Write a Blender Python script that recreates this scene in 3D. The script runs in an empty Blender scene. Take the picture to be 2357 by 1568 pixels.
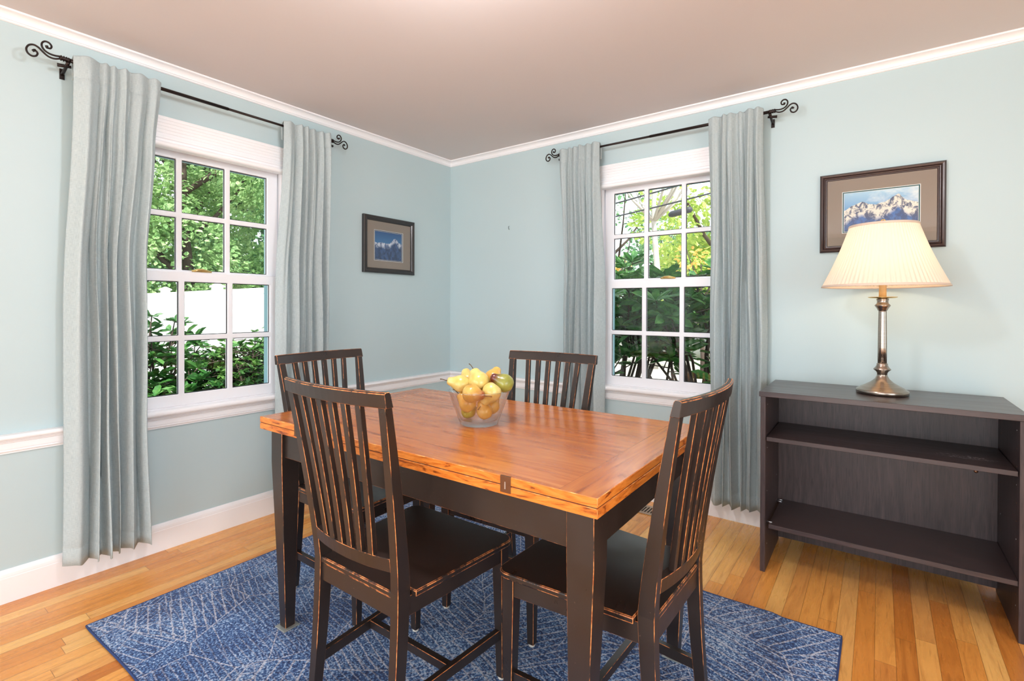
import bpy, bmesh, math, random
import numpy as np
from mathutils import Vector, Matrix
PI = math.pi
SC = bpy.context.scene
COL = SC.collection

# ---------------------------------------------------------------- materials
def srgb(r, g, b):
    def f(c):
        c /= 255.0
        return c / 12.92 if c <= 0.04045 else ((c + 0.055) / 1.055) ** 2.4
    return (f(r), f(g), f(b), 1.0)

class NT:
    def __init__(s, name):
        s.m = bpy.data.materials.new(name); s.m.use_nodes = True
        s.t = s.m.node_tree; s.t.nodes.clear()
        s.out = s.t.nodes.new('ShaderNodeOutputMaterial')
    def n(s, kind, **kw):
        nd = s.t.nodes.new('ShaderNode' + kind)
        for k, v in kw.items():
            if k.startswith('i_'):
                key = k[2:]
                nd.inputs[int(key) if key.isdigit() else key.replace('_', ' ')].default_value = v
            else:
                setattr(nd, k, v)
        return nd
    def l(s, a, b):
        s.t.links.new(a, b)
    def math(s, op, a, b=None, c=None, clamp=False):
        nd = s.t.nodes.new('ShaderNodeMath'); nd.operation = op; nd.use_clamp = clamp
        for i, x in enumerate((a, b, c)):
            if x is None: continue
            if isinstance(x, (int, float)): nd.inputs[i].default_value = x
            else: s.l(x, nd.inputs[i])
        return nd.outputs[0]
    def mix(s, fac, a, b, blend='MIX'):
        nd = s.t.nodes.new('ShaderNodeMix'); nd.data_type = 'RGBA'; nd.blend_type = blend
        for i, x in ((0, fac), (6, a), (7, b)):
            if isinstance(x, (int, float)): nd.inputs[i].default_value = x if i == 0 else (x, x, x, 1)
            elif isinstance(x, tuple): nd.inputs[i].default_value = x
            else: s.l(x, nd.inputs[i])
        return nd.outputs[2]
    def ramp(s, fac, stops, interp='LINEAR'):
        nd = s.t.nodes.new('ShaderNodeValToRGB'); cr = nd.color_ramp; cr.interpolation = interp
        while len(cr.elements) < len(stops): cr.elements.new(0.5)
        for e, (p, c) in zip(cr.elements, stops):
            e.position = p; e.color = c if isinstance(c, tuple) else (c, c, c, 1)
        s.l(fac, nd.inputs[0]); return nd.outputs[0]
    def coord(s, which='Object', scale=(1, 1, 1), rot=(0, 0, 0), loc=(0, 0, 0)):
        tc = s.n('TexCoord'); mp = s.n('Mapping')
        mp.inputs['Scale'].default_value = scale; mp.inputs['Rotation'].default_value = rot
        mp.inputs['Location'].default_value = loc
        s.l(tc.outputs[which], mp.inputs[0]); return mp.outputs[0]
    def noise(s, vec, scale, detail=4, rough=0.5, dist=0.0, out=0):
        nd = s.n('TexNoise'); nd.inputs['Scale'].default_value = scale
        nd.inputs['Detail'].default_value = detail; nd.inputs['Roughness'].default_value = rough
        nd.inputs['Distortion'].default_value = dist
        s.l(vec, nd.inputs['Vector']); return nd.outputs[out]
    def bsdf(s, col=None, rough=0.5, metal=0.0, spec=0.5, bump=None, bstr=0.2, bdist=0.002, coat=0.0, coatr=0.1, sheen=0.0):
        b = s.n('BsdfPrincipled')
        if isinstance(col, tuple): b.inputs['Base Color'].default_value = col
        elif col is not None: s.l(col, b.inputs['Base Color'])
        if isinstance(rough, (int, float)): b.inputs['Roughness'].default_value = rough
        else: s.l(rough, b.inputs['Roughness'])
        b.inputs['Metallic'].default_value = metal
        b.inputs['Specular IOR Level'].default_value = spec
        b.inputs['Coat Weight'].default_value = coat; b.inputs['Coat Roughness'].default_value = coatr
        b.inputs['Sheen Weight'].default_value = sheen
        if bump is not None:
            bp = s.n('Bump'); bp.inputs['Strength'].default_value = bstr; bp.inputs['Distance'].default_value = bdist
            s.l(bump, bp.inputs['Height']); s.l(bp.outputs[0], b.inputs['Normal'])
        s.l(b.outputs[0], s.out.inputs[0]); return b

def simple(name, col, rough=0.5, metal=0.0, spec=0.5, var=0.0, vscale=20, bstr=0.0, bscale=200, coat=0.0):
    t = NT(name); v = t.coord('Object')
    c = col
    if var > 0:
        n = t.noise(v, vscale, 4)
        dk = tuple(x * (1 - var) for x in col[:3]) + (1,); lt = tuple(min(1, x * (1 + var)) for x in col[:3]) + (1,)
        c = t.mix(n, dk, lt)
    bump = t.noise(v, bscale, 3) if bstr > 0 else None
    t.bsdf(c, rough, metal, spec, bump, bstr, 0.001, coat)
    return t.m

M = {}
M['wall'] = simple('wall_paint', srgb(192, 212, 216), 0.55, var=0.012, vscale=3, bstr=0.06, bscale=350)
M['ceiling'] = simple('ceiling_paint', srgb(221, 214, 213), 0.8, var=0.02, vscale=1.2)
M['trim'] = simple('trim_paint', srgb(250, 250, 253), 0.35, var=0.01, vscale=6)
M['vinyl'] = simple('window_white', srgb(246, 247, 252), 0.3)
M['black_gap'] = simple('dark_gap', srgb(30, 32, 38), 0.6)  # near-black of the glazing spacers and the joint between table leaves
M['brass'] = simple('brass', (0.75, 0.52, 0.2, 1), 0.25, 1.0)
M['iron'] = simple('dark_iron', srgb(42, 32, 30), 0.38, 0.6, var=0.2, vscale=60)
M['felt'] = simple('felt', srgb(215, 210, 200), 0.9)
M['hinge'] = simple('aged_bronze', srgb(120, 85, 62), 0.38, 0.8, var=0.3, vscale=70)
M['steel'] = simple('steel_pin', srgb(200, 200, 205), 0.3, 0.9)
M['vent'] = simple('beige_metal', srgb(170, 150, 130), 0.45, 0.2)
M['vent_dark'] = simple('vent_dark', srgb(40, 34, 30), 0.8)
M['candle'] = simple('candle_sleeve', srgb(205, 170, 120), 0.5)
M['stem'] = simple('fruit_stem', srgb(95, 75, 50), 0.7)
M['mat_board'] = simple('mat_board', srgb(150, 134, 124), 0.85, var=0.02, vscale=300)
M['mat_white'] = simple('mat_bevel', srgb(240, 240, 242), 0.8)
M['mat_navy'] = simple('mat_navy', srgb(22, 30, 70), 0.8)
M['mat_teal'] = simple('mat_teal', srgb(10, 92, 100), 0.8)
M['frame_black'] = simple('frame_black', srgb(38, 34, 34), 0.33, var=0.1, vscale=40, coat=0.3)
M['frame_brown'] = simple('frame_brown', srgb(64, 48, 46), 0.3, var=0.1, vscale=40, coat=0.4)
M['hook'] = simple('hook_metal', srgb(120, 124, 126), 0.4, 0.7)

def glass_thin(name, fres=1.45, tint=(0.97, 0.985, 0.98, 1)):
    t = NT(name); tr = t.n('BsdfTransparent'); tr.inputs[0].default_value = tint
    gl = t.n('BsdfGlossy'); gl.inputs['Roughness'].default_value = 0.0
    r0 = ((fres - 1) / (fres + 1)) ** 2; lw = t.n('LayerWeight'); lw.inputs[0].default_value = 0.5
    fac = t.math('ADD', r0, t.math('MULTIPLY', 1 - r0, t.math('POWER', lw.outputs['Facing'], 5.0)))
    mx = t.n('MixShader'); t.l(fac, mx.inputs[0]); t.l(tr.outputs[0], mx.inputs[1]); t.l(gl.outputs[0], mx.inputs[2])
    t.l(mx.outputs[0], t.out.inputs[0]); return t.m
M['pane'] = glass_thin('window_pane', 1.35)
M['pane_pic'] = glass_thin('picture_pane', 1.5)
t = NT('bowl_glass')
b = t.bsdf((0.97, 0.975, 0.98, 1), 0.02); b.inputs['Transmission Weight'].default_value = 1.0; b.inputs['IOR'].default_value = 1.45
M['glass'] = glass_thin('bowl_clear_glass', 2.5, (0.985, 0.985, 0.985, 1))
t = NT('clear_plastic')
b = t.bsdf(srgb(205, 215, 215), 0.2); b.inputs['Transmission Weight'].default_value = 0.6
M['clear'] = t.m

def m_floor():
    t = NT('oak_strip_floor'); tc = t.n('TexCoord'); sp = t.n('SeparateXYZ'); t.l(tc.outputs['Object'], sp.inputs[0])
    W = 0.057
    xi = t.math('DIVIDE', sp.outputs[0], W); ix = t.math('FLOOR', xi); fx = t.math('FRACT', xi)
    wn = t.n('TexWhiteNoise', noise_dimensions='1D'); t.l(ix, wn.inputs['W'])
    yo = t.math('ADD', t.math('DIVIDE', sp.outputs[1], 0.95), t.math('MULTIPLY', wn.outputs[0], 7.0))
    iy = t.math('FLOOR', yo); fy = t.math('FRACT', yo)
    cb = t.n('CombineXYZ'); t.l(ix, cb.inputs[0]); t.l(iy, cb.inputs[1])
    w2 = t.n('TexWhiteNoise', noise_dimensions='2D'); t.l(cb.outputs[0], w2.inputs['Vector'])
    base = t.ramp(w2.outputs[0], [(0, srgb(206, 126, 54)), (0.25, srgb(234, 157, 74)), (0.6, srgb(245, 176, 92)), (0.85, srgb(252, 198, 118)), (1, srgb(220, 138, 62))])
    # grain, its pattern shifted for every board
    c3 = t.n('CombineXYZ'); t.l(t.math('MULTIPLY', sp.outputs[0], 34.0), c3.inputs[0])
    t.l(t.math('MULTIPLY', sp.outputs[1], 2.6), c3.inputs[1]); t.l(t.math('MULTIPLY', w2.outputs[0], 60.0), c3.inputs[2])
    g = t.noise(c3.outputs[0], 1.0, 6, 0.62, 1.6)
    gr = t.ramp(g, [(0.3, (0.62, 0.5, 0.4, 1)), (0.46, (0.95, 0.92, 0.88, 1)), (0.7, (1.08, 1.08, 1.06, 1))])
    col = t.mix(0.75, base, gr, 'MULTIPLY')
    c4 = t.n('CombineXYZ'); t.l(t.math('MULTIPLY', sp.outputs[0], 160.0), c4.inputs[0]); t.l(t.math('MULTIPLY', sp.outputs[1], 5.0), c4.inputs[1]); t.l(ix, c4.inputs[2])
    g2 = t.noise(c4.outputs[0], 1.0, 3, 0.6)
    col = t.mix(t.ramp(g2, [(0.60, 0.0), (0.74, 0.5)]), col, srgb(120, 62, 24))
    e = t.math('MINIMUM', fx, t.math('SUBTRACT', 1.0, fx))
    ge = t.math('LESS_THAN', e, 0.013)
    e2 = t.math('MINIMUM', fy, t.math('SUBTRACT', 1.0, fy)); ge2 = t.math('LESS_THAN', e2, 0.0009)
    gap = t.math('MAXIMUM', ge, ge2)
    col = t.mix(t.math('MULTIPLY', gap, 0.65), col, srgb(92, 50, 22))
    rg = t.ramp(g, [(0.3, 0.34), (0.7, 0.22)])
    t.bsdf(col, rg, 0, 0.5, t.math('ADD', t.math('MULTIPLY', gap, -1.0), t.math('MULTIPLY', g, 0.08)), 0.25, 0.001, coat=0.2, coatr=0.12)
    return t.m
M['floor'] = m_floor()

def m_table():
    t = NT('cherry_top'); tc = t.n('TexCoord'); sp = t.n('SeparateXYZ'); t.l(tc.outputs['Object'], sp.inputs[0])
    X, Y, Z = sp.outputs
    endm = t.math('GREATER_THAN', t.math('ABSOLUTE', X), 0.566)      # breadboard ends, grain turned
    bi = t.math('FLOOR', t.math('DIVIDE', Y, 0.098))
    wn = t.n('TexWhiteNoise', noise_dimensions='1D'); t.l(bi, wn.inputs['W'])
    def grain(a, bb, off):
        c = t.n('CombineXYZ'); t.l(t.math('MULTIPLY', a, 3.2), c.inputs[0]); t.l(t.math('MULTIPLY', bb, 42.0), c.inputs[1])
        if off is not None: t.l(off, c.inputs[2])
        return t.noise(c.outputs[0], 1.0, 7, 0.62, 1.2)
    g1 = grain(X, Y, t.math('MULTIPLY', wn.outputs[0], 9.0)); g2 = grain(Y, X, None)
    g = t.mix(endm, g1, g2)
    sc = t.n('SeparateColor'); t.l(g, sc.inputs[0])
    gv = sc.outputs[0]
    col = t.ramp(gv, [(0.28, srgb(144, 72, 24)), (0.45, srgb(188, 104, 40)), (0.6, srgb(207, 123, 51)), (0.78, srgb(222, 143, 68))])
    tone = t.math('ADD', 0.9, t.math('MULTIPLY', wn.outputs[0], 0.16))
    hs = t.n('HueSaturation'); t.l(col, hs.inputs['Color']); t.l(t.mix(endm, tone, 0.93), hs.inputs['Value'])
    vis = t.math('LESS_THAN', t.math('ABSOLUTE', t.math('SUBTRACT', t.math('ABSOLUTE', X), 0.566)), 0.0006)
    col = t.mix(t.math('MULTIPLY', vis, 0.5), hs.outputs[0], srgb(90, 40, 14))
    t.bsdf(col, t.ramp(gv, [(0.3, 0.3), (0.7, 0.2)]), 0, 0.5, gv, 0.05, 0.0006, coat=0.35, coatr=0.13)
    return t.m
M['table'] = m_table()
def m_table_edge():
    t = NT('cherry_edge'); v = t.coord('Object', (9, 9, 60), (0, 0.35, 0.1))
    g = t.noise(v, 1.0, 6, 0.6, 2.0)
    col = t.ramp(g, [(0.34, srgb(120, 52, 16)), (0.42, srgb(204, 110, 36)), (0.55, srgb(228, 136, 52)), (0.75, srgb(240, 158, 76))])
    t.bsdf(col, 0.3, 0, 0.5, g, 0.1, 0.001); return t.m
M['table_edge'] = m_table_edge()
t = NT('worn_edge_light'); v = t.coord('Object'); n = t.noise(v, 45, 4)
t.bsdf(t.ramp(n, [(0.5, srgb(212, 122, 52)), (0.66, srgb(240, 178, 108))]), 0.4); M['table_worn'] = t.m

def m_black(name='black_paint', a=(39, 32, 30), bcol=(54, 44, 40), rough=0.32):
    t = NT(name); v = t.coord('Object'); n = t.noise(v, 9, 5); n2 = t.noise(v, 130, 2)
    c = t.mix(n, srgb(*a), srgb(*bcol))
    sp = t.ramp(n2, [(0.745, 0.0), (0.79, 0.55)])
    c = t.mix(sp, c, srgb(120, 96, 84))
    t.bsdf(c, t.ramp(n, [(0.3, rough - 0.05), (0.7, rough + 0.08)]), 0, 0.5, t.noise(v, 260, 2), 0.05, 0.0006); return t.m
M['black'] = m_black()
def m_worn(lo, hi):
    t = NT('worn_black_edge'); v = t.coord('Object', (1, 1, 0.35)); n = t.noise(v, 26, 5, 0.65); n2 = t.noise(t.coord('Object'), 90, 2)
    c = t.mix(t.ramp(n2, [(0.35, 0.0), (0.65, 1.0)]), srgb(176, 92, 46), srgb(238, 158, 92))
    f = t.ramp(n, [(lo, 0.0), (hi, 1.0)])
    c = t.mix(f, srgb(40, 33, 32), c)
    t.bsdf(c, 0.45); return t.m
M['worn'] = m_worn(0.42, 0.53)

def m_espresso():
    t = NT('espresso_veneer'); v = t.coord('Object', (70, 70, 5)); g = t.noise(v, 1.0, 5, 0.6, 0.6)
    v2 = t.coord('Object', (260, 260, 14)); g2 = t.noise(v2, 1.0, 2, 0.5)
    c = t.ramp(g, [(0.3, srgb(52, 41, 42)), (0.6, srgb(74, 60, 60)), (0.8, srgb(88, 72, 70))])
    c = t.mix(t.ramp(g2, [(0.56, 0.0), (0.66, 0.6)]), c, srgb(40, 30, 30))
    t.bsdf(c, 0.42, 0, 0.5, g2, 0.08, 0.0006); return t.m
M['espresso'] = m_espresso()
def m_espresso_h(name, scale, light=0):
    t = NT(name); v = t.coord('Object', scale); g = t.noise(v, 1.0, 5, 0.6, 0.8)
    k = light
    c = t.ramp(g, [(0.3, srgb(52 + k, 42 + k, 43 + k)), (0.6, srgb(70 + k, 57 + k, 57 + k)), (0.8, srgb(84 + k, 69 + k, 68 + k))])
    t.bsdf(c, t.ramp(g, [(0.3, 0.28), (0.7, 0.4)]), 0, 0.5, g, 0.05, 0.0006, coat=0.15); return t.m
M['espresso_x'] = m_espresso_h('espresso_long_grain', (4, 60, 60))
def m_dusty():
    t = NT('espresso_dusty_shelf'); v = t.coord('Object', (4, 60, 60)); g = t.noise(v, 1.0, 5, 0.6, 0.8)
    c = t.ramp(g, [(0.3, srgb(52, 42, 43)), (0.6, srgb(70, 57, 57)), (0.8, srgb(84, 69, 68))])
    tc = t.n('TexCoord'); sp = t.n('SeparateXYZ'); t.l(tc.outputs['Object'], sp.inputs[0])
    dx = t.math('DIVIDE', t.math('SUBTRACT', sp.outputs[0], 0.27), 0.11); dy = t.math('DIVIDE', t.math('SUBTRACT', sp.outputs[1], -0.095), 0.035)
    d = t.math('ADD', t.math('MULTIPLY', dx, dx), t.math('MULTIPLY', dy, dy))
    n = t.noise(t.coord('Object'), 95, 4, 0.7)
    f = t.math('MULTIPLY', t.ramp(n, [(0.54, 0.0), (0.62, 1.0)]), t.ramp(d, [(0.3, 0.9), (1.0, 0.0)]))
    c = t.mix(f, c, srgb(190, 180, 182))
    t.bsdf(c, t.ramp(g, [(0.3, 0.3), (0.7, 0.45)]), 0, 0.5, g, 0.05, 0.0006); return t.m
M['espresso_dusty'] = m_dusty()

def m_rug():
    t = NT('denim_blue_rug'); tc = t.n('TexCoord')
    nz = t.noise(tc.outputs['Object'], 5.0, 2, 0.5, 0, 1)
    wob = t.n('VectorMath', operation='MULTIPLY_ADD'); t.l(nz, wob.inputs[0]); wob.inputs[1].default_value = (0.022, 0.022, 0); wob.inputs[2].default_value = (0, 0, 0)
    base = t.n('VectorMath', operation='ADD'); t.l(tc.outputs['Object'], base.inputs[0]); t.l(wob.outputs[0], base.inputs[1])
    P = base.outputs[0]
    spd = t.noise(tc.outputs['Object'], 150, 3, 0.7); spd2 = t.noise(tc.outputs['Object'], 60, 2, 0.6); big = t.noise(tc.outputs['Object'], 3.0, 3, 0.6)
    def layer(scale, freq, offs, th):
        mp = t.n('Mapping'); mp.inputs['Location'].default_value = offs; t.l(P, mp.inputs[0])
        vo = t.n('TexVoronoi', feature='F1'); vo.inputs['Scale'].default_value = scale; vo.inputs['Randomness'].default_value = 0.85; t.l(mp.outputs[0], vo.inputs['Vector'])
        vo.voronoi_dimensions = '2D'
        ve = t.n('TexVoronoi', feature='DISTANCE_TO_EDGE'); ve.inputs['Scale'].default_value = scale; ve.inputs['Randomness'].default_value = 0.85; ve.voronoi_dimensions = '2D'; t.l(mp.outputs[0], ve.inputs['Vector'])
        sc = t.n('SeparateColor'); t.l(vo.outputs['Color'], sc.inputs[0])
        ang = t.math('MULTIPLY', t.math('FLOOR', t.math('MULTIPLY', sc.outputs[0], 5.0)), 0.63)
        sp = t.n('SeparateXYZ'); t.l(mp.outputs[0], sp.inputs[0])
        u = t.math('ADD', t.math('MULTIPLY', sp.outputs[0], t.math('COSINE', ang)), t.math('MULTIPLY', sp.outputs[1], t.math('SINE', ang)))
        fq = t.math('ADD', freq * 0.7, t.math('MULTIPLY', sc.outputs[1], freq * 0.8))
        fr = t.math('FRACT', t.math('MULTIPLY', u, fq))
        ln = t.math('LESS_THAN', fr, t.math('MULTIPLY', spd2, th))
        ed = t.math('LESS_THAN', ve.outputs['Distance'], t.math('MULTIPLY', spd2, 0.022 * scale / 5))
        on = t.math('GREATER_THAN', sc.outputs[2], 0.30)
        return t.math('MAXIMUM', t.math('MULTIPLY', ln, on), ed)
    l1 = layer(3.0, 27.0, (0, 0, 0), 0.30)
    l2 = layer(5.0, 46.0, (3.3, 1.7, 0), 0.30)
    spx = t.n('SeparateXYZ'); t.l(P, spx.inputs[0])
    l3 = t.math('LESS_THAN', t.math('FRACT', t.math('MULTIPLY', t.math('ADD', spx.outputs[1], t.math('MULTIPLY', spx.outputs[0], 0.12)), 44.0)), t.math('MULTIPLY', spd2, 0.42))
    pm = t.ramp(t.noise(tc.outputs['Object'], 3.6, 2, 0.5), [(0.44, 0.0), (0.56, 1.0)])
    pat = t.math('MAXIMUM', t.math('MAXIMUM', t.math('MULTIPLY', l1, 0.9), t.math('MULTIPLY', l2, t.math('MULTIPLY', pm, 0.75))), t.math('MULTIPLY', l3, t.math('SUBTRACT', 0.5, t.math('MULTIPLY', pm, 0.5))))
    lines = t.math('MULTIPLY', pat, t.ramp(spd, [(0.38, 0.12), (0.55, 1.0)]))
    blue = t.ramp(t.math('ADD', t.math('MULTIPLY', spd, 1.0), t.math('MULTIPLY', t.math('SUBTRACT', big, 0.5), 0.35)), [(0.38, srgb(18, 38, 82)), (0.48, srgb(44, 82, 142)), (0.56, srgb(90, 134, 188)), (0.65, srgb(196, 216, 238))])
    c = t.mix(t.math('MULTIPLY', lines, 0.85), blue, srgb(220, 220, 230))
    b = t.bsdf(c, 0.95, 0, 0.2, t.math('ADD', spd, lines), 0.6, 0.004, sheen=0.2)
    return t.m
M['rug'] = m_rug()
M['rug_edge'] = simple('rug_binding', srgb(40, 62, 112), 0.9, var=0.2, vscale=120)

def m_linen():
    t = NT('grey_green_linen'); tc = t.n('TexCoord')
    a = t.noise(t.coord('UV', (60, 900, 1)), 1.0, 3, 0.6); b2 = t.noise(t.coord('UV', (900, 40, 1)), 1.0, 3, 0.6)
    w = t.math('ADD', t.math('MULTIPLY', a, 0.5), t.math('MULTIPLY', b2, 0.5))
    c = t.ramp(w, [(0.36, srgb(184, 198, 201)), (0.5, srgb(206, 218, 220)), (0.64, srgb(222, 231, 232))])
    p = t.bsdf(c, 0.9, 0, 0.2, w, 0.25, 0.0008, sheen=0.15)
    tr = t.n('BsdfTranslucent'); t.l(c, tr.inputs[0]); mx = t.n('MixShader'); mx.inputs[0].default_value = 0.32
    t.l(p.outputs[0], mx.inputs[1]); t.l(tr.outputs[0], mx.inputs[2]); t.l(mx.outputs[0], t.out.inputs[0])
    return t.m
M['linen'] = m_linen()

t = NT('pleated_shade'); c = srgb(250, 238, 222)
df = t.n('BsdfDiffuse'); df.inputs[0].default_value = c; tr = t.n('BsdfTranslucent'); tr.inputs[0].default_value = srgb(255, 242, 230)
mx = t.n('MixShader'); mx.inputs[0].default_value = 0.36; t.l(df.outputs[0], mx.inputs[1]); t.l(tr.outputs[0], mx.inputs[2]); t.l(mx.outputs[0], t.out.inputs[0])
M['shade'] = t.m
M['shade_trim'] = simple('shade_trim', srgb(225, 205, 188), 0.8)
t = NT('brushed_bronze'); v = t.coord('Object', (6, 6, 240)); n = t.noise(v, 1.0, 3)
t.bsdf(t.mix(n, srgb(142, 128, 118), srgb(194, 182, 170)), 0.25, 1.0); M['lampmetal'] = t.m
def emis(name, col, st):
    t = NT(name); e = t.n('Emission'); e.inputs[0].default_value = col; e.inputs[1].default_value = st; t.l(e.outputs[0], t.out.inputs[0]); return t.m
M['bulb'] = emis('bulb_glow', (1.0, 0.72, 0.42, 1), 14.0)
M['dome'] = emis('dome_glow', (0.97, 0.97, 1.0, 1), 80.0)

def m_leaf(name, lo, mid, hi, rough=0.45, trans=0.35, scale=3.0):
    t = NT(name); v = t.coord('Object'); n = t.noise(v, scale, 3, 0.6); n2 = t.noise(v, 23.0, 2)
    f = t.math('ADD', t.math('MULTIPLY', n, 0.55), t.math('MULTIPLY', n2, 0.45))
    c = t.ramp(f, [(0.35, srgb(*lo)), (0.5, srgb(*mid)), (0.65, srgb(*hi))])
    p = t.bsdf(c, rough, 0, 0.4); tr = t.n('BsdfTranslucent'); t.l(c, tr.inputs[0])
    mx = t.n('MixShader'); mx.inputs[0].default_value = trans
    t.l(p.outputs[0], mx.inputs[1]); t.l(tr.outputs[0], mx.inputs[2]); t.l(mx.outputs[0], t.out.inputs[0]); return t.m
M['leaf_tree'] = m_leaf('leaf_tree', (96, 138, 86), (146, 184, 118), (210, 230, 178), scale=1.2)
M['leaf_yellow'] = m_leaf('leaf_yellow', (150, 184, 88), (190, 212, 112), (230, 232, 150), scale=1.0)
M['leaf_gold'] = m_leaf('leaf_gold', (190, 150, 60), (226, 184, 96), (240, 210, 130), scale=1.0)
M['leaf_deep'] = m_leaf('leaf_deep', (78, 124, 88), (112, 158, 110), (164, 198, 148), scale=1.0)
M['leaf_rhodo'] = m_leaf('leaf_rhodo', (36, 78, 36), (58, 110, 50), (104, 150, 78), rough=0.28, trans=0.2)
M['leaf_box'] = m_leaf('leaf_box', (50, 90, 44), (84, 130, 62), (136, 172, 92), rough=0.35)
M['bark'] = simple('bark_dark', srgb(70, 58, 50), 0.9, var=0.3, vscale=30)
M['birch'] = simple('bark_birch', srgb(176, 170, 162), 0.8, var=0.15, vscale=12)
M['fence'] = simple('white_vinyl_fence', srgb(242, 242, 244), 0.4)
M['ground'] = simple('outdoor_ground', srgb(176, 170, 160), 0.95, var=0.18, vscale=2.5)
M['siding'] = simple('siding_trim', srgb(120, 160, 168), 0.6)
M['cable'] = simple('power_cable', srgb(50, 54, 60), 0.6)

# ---------------------------------------------------------------- mesh helpers
def T4(f): return f
class MB:
    """collects shapes into one mesh; fn maps local points to where they stand"""
    def __init__(s, fn=None): s.bm = bmesh.new(); s.fn = fn
    def add(s, verts, faces, mi=0, smooth=False):
        vs = [s.bm.verts.new(s.fn(*v) if s.fn else v) for v in verts]
        out = []
        for f in faces:
            try:
                fc = s.bm.faces.new([vs[i] for i in f]); fc.material_index = mi; fc.smooth = smooth; out.append(fc)
            except ValueError: pass
        return vs
    def box(s, x0, x1, y0, y1, z0, z1, mi=0):
        v = [(x, y, z) for z in (z0, z1) for y in (y0, y1) for x in (x0, x1)]
        return s.add(v, [(0, 2, 3, 1), (4, 5, 7, 6), (0, 1, 5, 4), (2, 6, 7, 3), (0, 4, 6, 2), (1, 3, 7, 5)], mi)
    def loft(s, rings, closed=True, cap=True, mi=0, smooth=False):
        n = len(rings[0]); v = [p for r in rings for p in r]; f = []
        for i in range(len(rings) - 1):
            for j in range(n if closed else n - 1):
                k = (j + 1) % n; f.append((i * n + j, i * n + k, (i + 1) * n + k, (i + 1) * n + j))
        if cap and closed:
            f.append(tuple(range(n - 1, -1, -1))); f.append(tuple((len(rings) - 1) * n + j for j in range(n)))
        return s.add(v, f, mi, smooth)
    def lathe(s, prof, n=32, c=(0, 0, 0), mod=None, mi=0, cap=True):
        rings = []
        for r, z in prof:
            ring = []
            for j in range(n):
                a = 2 * PI * j / n; rr = r * (mod(a, z) if mod else 1)
                ring.append((c[0] + rr * math.cos(a), c[1] + rr * math.sin(a), c[2] + z))
            rings.append(ring)
        return s.loft(rings, True, cap, mi, True)
    def tube(s, pts, rad, n=8, mi=0, cap=True):
        pts = [Vector(p) for p in pts]; rings = []; up = None
        for i, p in enumerate(pts):
            d = (pts[min(i + 1, len(pts) - 1)] - pts[max(i - 1, 0)]).normalized()
            if up is None: up = Vector((0, 0, 1)) if abs(d.z) < 0.9 else Vector((1, 0, 0))
            a = d.cross(up).normalized(); up = a.cross(d).normalized()
            r = rad[i] if isinstance(rad, (list, tuple)) else rad
            rings.append([tuple(p + (a * math.cos(2 * PI * j / n) + up * math.sin(2 * PI * j / n)) * r) for j in range(n)])
        return s.loft(rings, True, cap, mi, True)
    def bars(s, pts, wx, wy, mi=0):
        """square bar: rings in the XY plane at pts (x,y,z) with full widths"""
        rings = []
        for i, (x, y, z) in enumerate(pts):
            a = wx[i] / 2 if isinstance(wx, (list, tuple)) else wx / 2; b = wy[i] / 2 if isinstance(wy, (list, tuple)) else wy / 2
            rings.append([(x - a, y - b, z), (x + a, y - b, z), (x + a, y + b, z), (x - a, y + b, z)])
        return s.loft(rings, mi=mi)
    def grid_frame(s, xs, zs, hole, y0, y1, mi=0):
        """slab in XZ with rectangular holes, one connected piece"""
        nx, nz = len(xs) - 1, len(zs) - 1; cache = {}
        def V(i, k, y):
            key = (i, k, y)
            if key not in cache:
                p = (xs[i], y, zs[k]); cache[key] = s.bm.verts.new(s.fn(*p) if s.fn else p)
            return cache[key]
        def F(vs):
            try: f = s.bm.faces.new(vs); f.material_index = mi
            except ValueError: pass
        solid = lambda i, k: 0 <= i < nx and 0 <= k < nz and not hole(i, k)
        for i in range(nx):
            for k in range(nz):
                if not solid(i, k): continue
                F([V(i, k, y0), V(i + 1, k, y0), V(i + 1, k + 1, y0), V(i, k + 1, y0)])
                F([V(i, k, y1), V(i, k + 1, y1), V(i + 1, k + 1, y1), V(i + 1, k, y1)])
                if not solid(i - 1, k): F([V(i, k, y0), V(i, k + 1, y0), V(i, k + 1, y1), V(i, k, y1)])
                if not solid(i + 1, k): F([V(i + 1, k, y0), V(i + 1, k, y1), V(i + 1, k + 1, y1), V(i + 1, k + 1, y0)])
                if not solid(i, k - 1): F([V(i, k, y0), V(i, k, y1), V(i + 1, k, y1), V(i + 1, k, y0)])
                if not solid(i, k + 1): F([V(i, k + 1, y0), V(i + 1, k + 1, y0), V(i + 1, k + 1, y1), V(i, k + 1, y1)])
    def build(s, name, mats, parent=None, bevel=0, bseg=1, bmat=None, smooth_angle=None, kind=None):
        bmesh.ops.remove_doubles(s.bm, verts=s.bm.verts, dist=1e-6)
        bmesh.ops.recalc_face_normals(s.bm, faces=s.bm.faces)
        me = bpy.data.meshes.new(name); s.bm.to_mesh(me); s.bm.free()
        if not isinstance(mats, (list, tuple)): mats = [mats]
        for m in mats: me.materials.append(m)
        o = bpy.data.objects.new(name, me); COL.objects.link(o)
        if parent: o.parent = parent
        if kind: o['kind'] = kind
        if bevel:
            md = o.modifiers.new('bevel', 'BEVEL'); md.width = bevel; md.segments = bseg; md.limit_method = 'ANGLE'; md.angle_limit = math.radians(35)
            if bmat is not None: md.material = bmat
        return o

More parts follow.
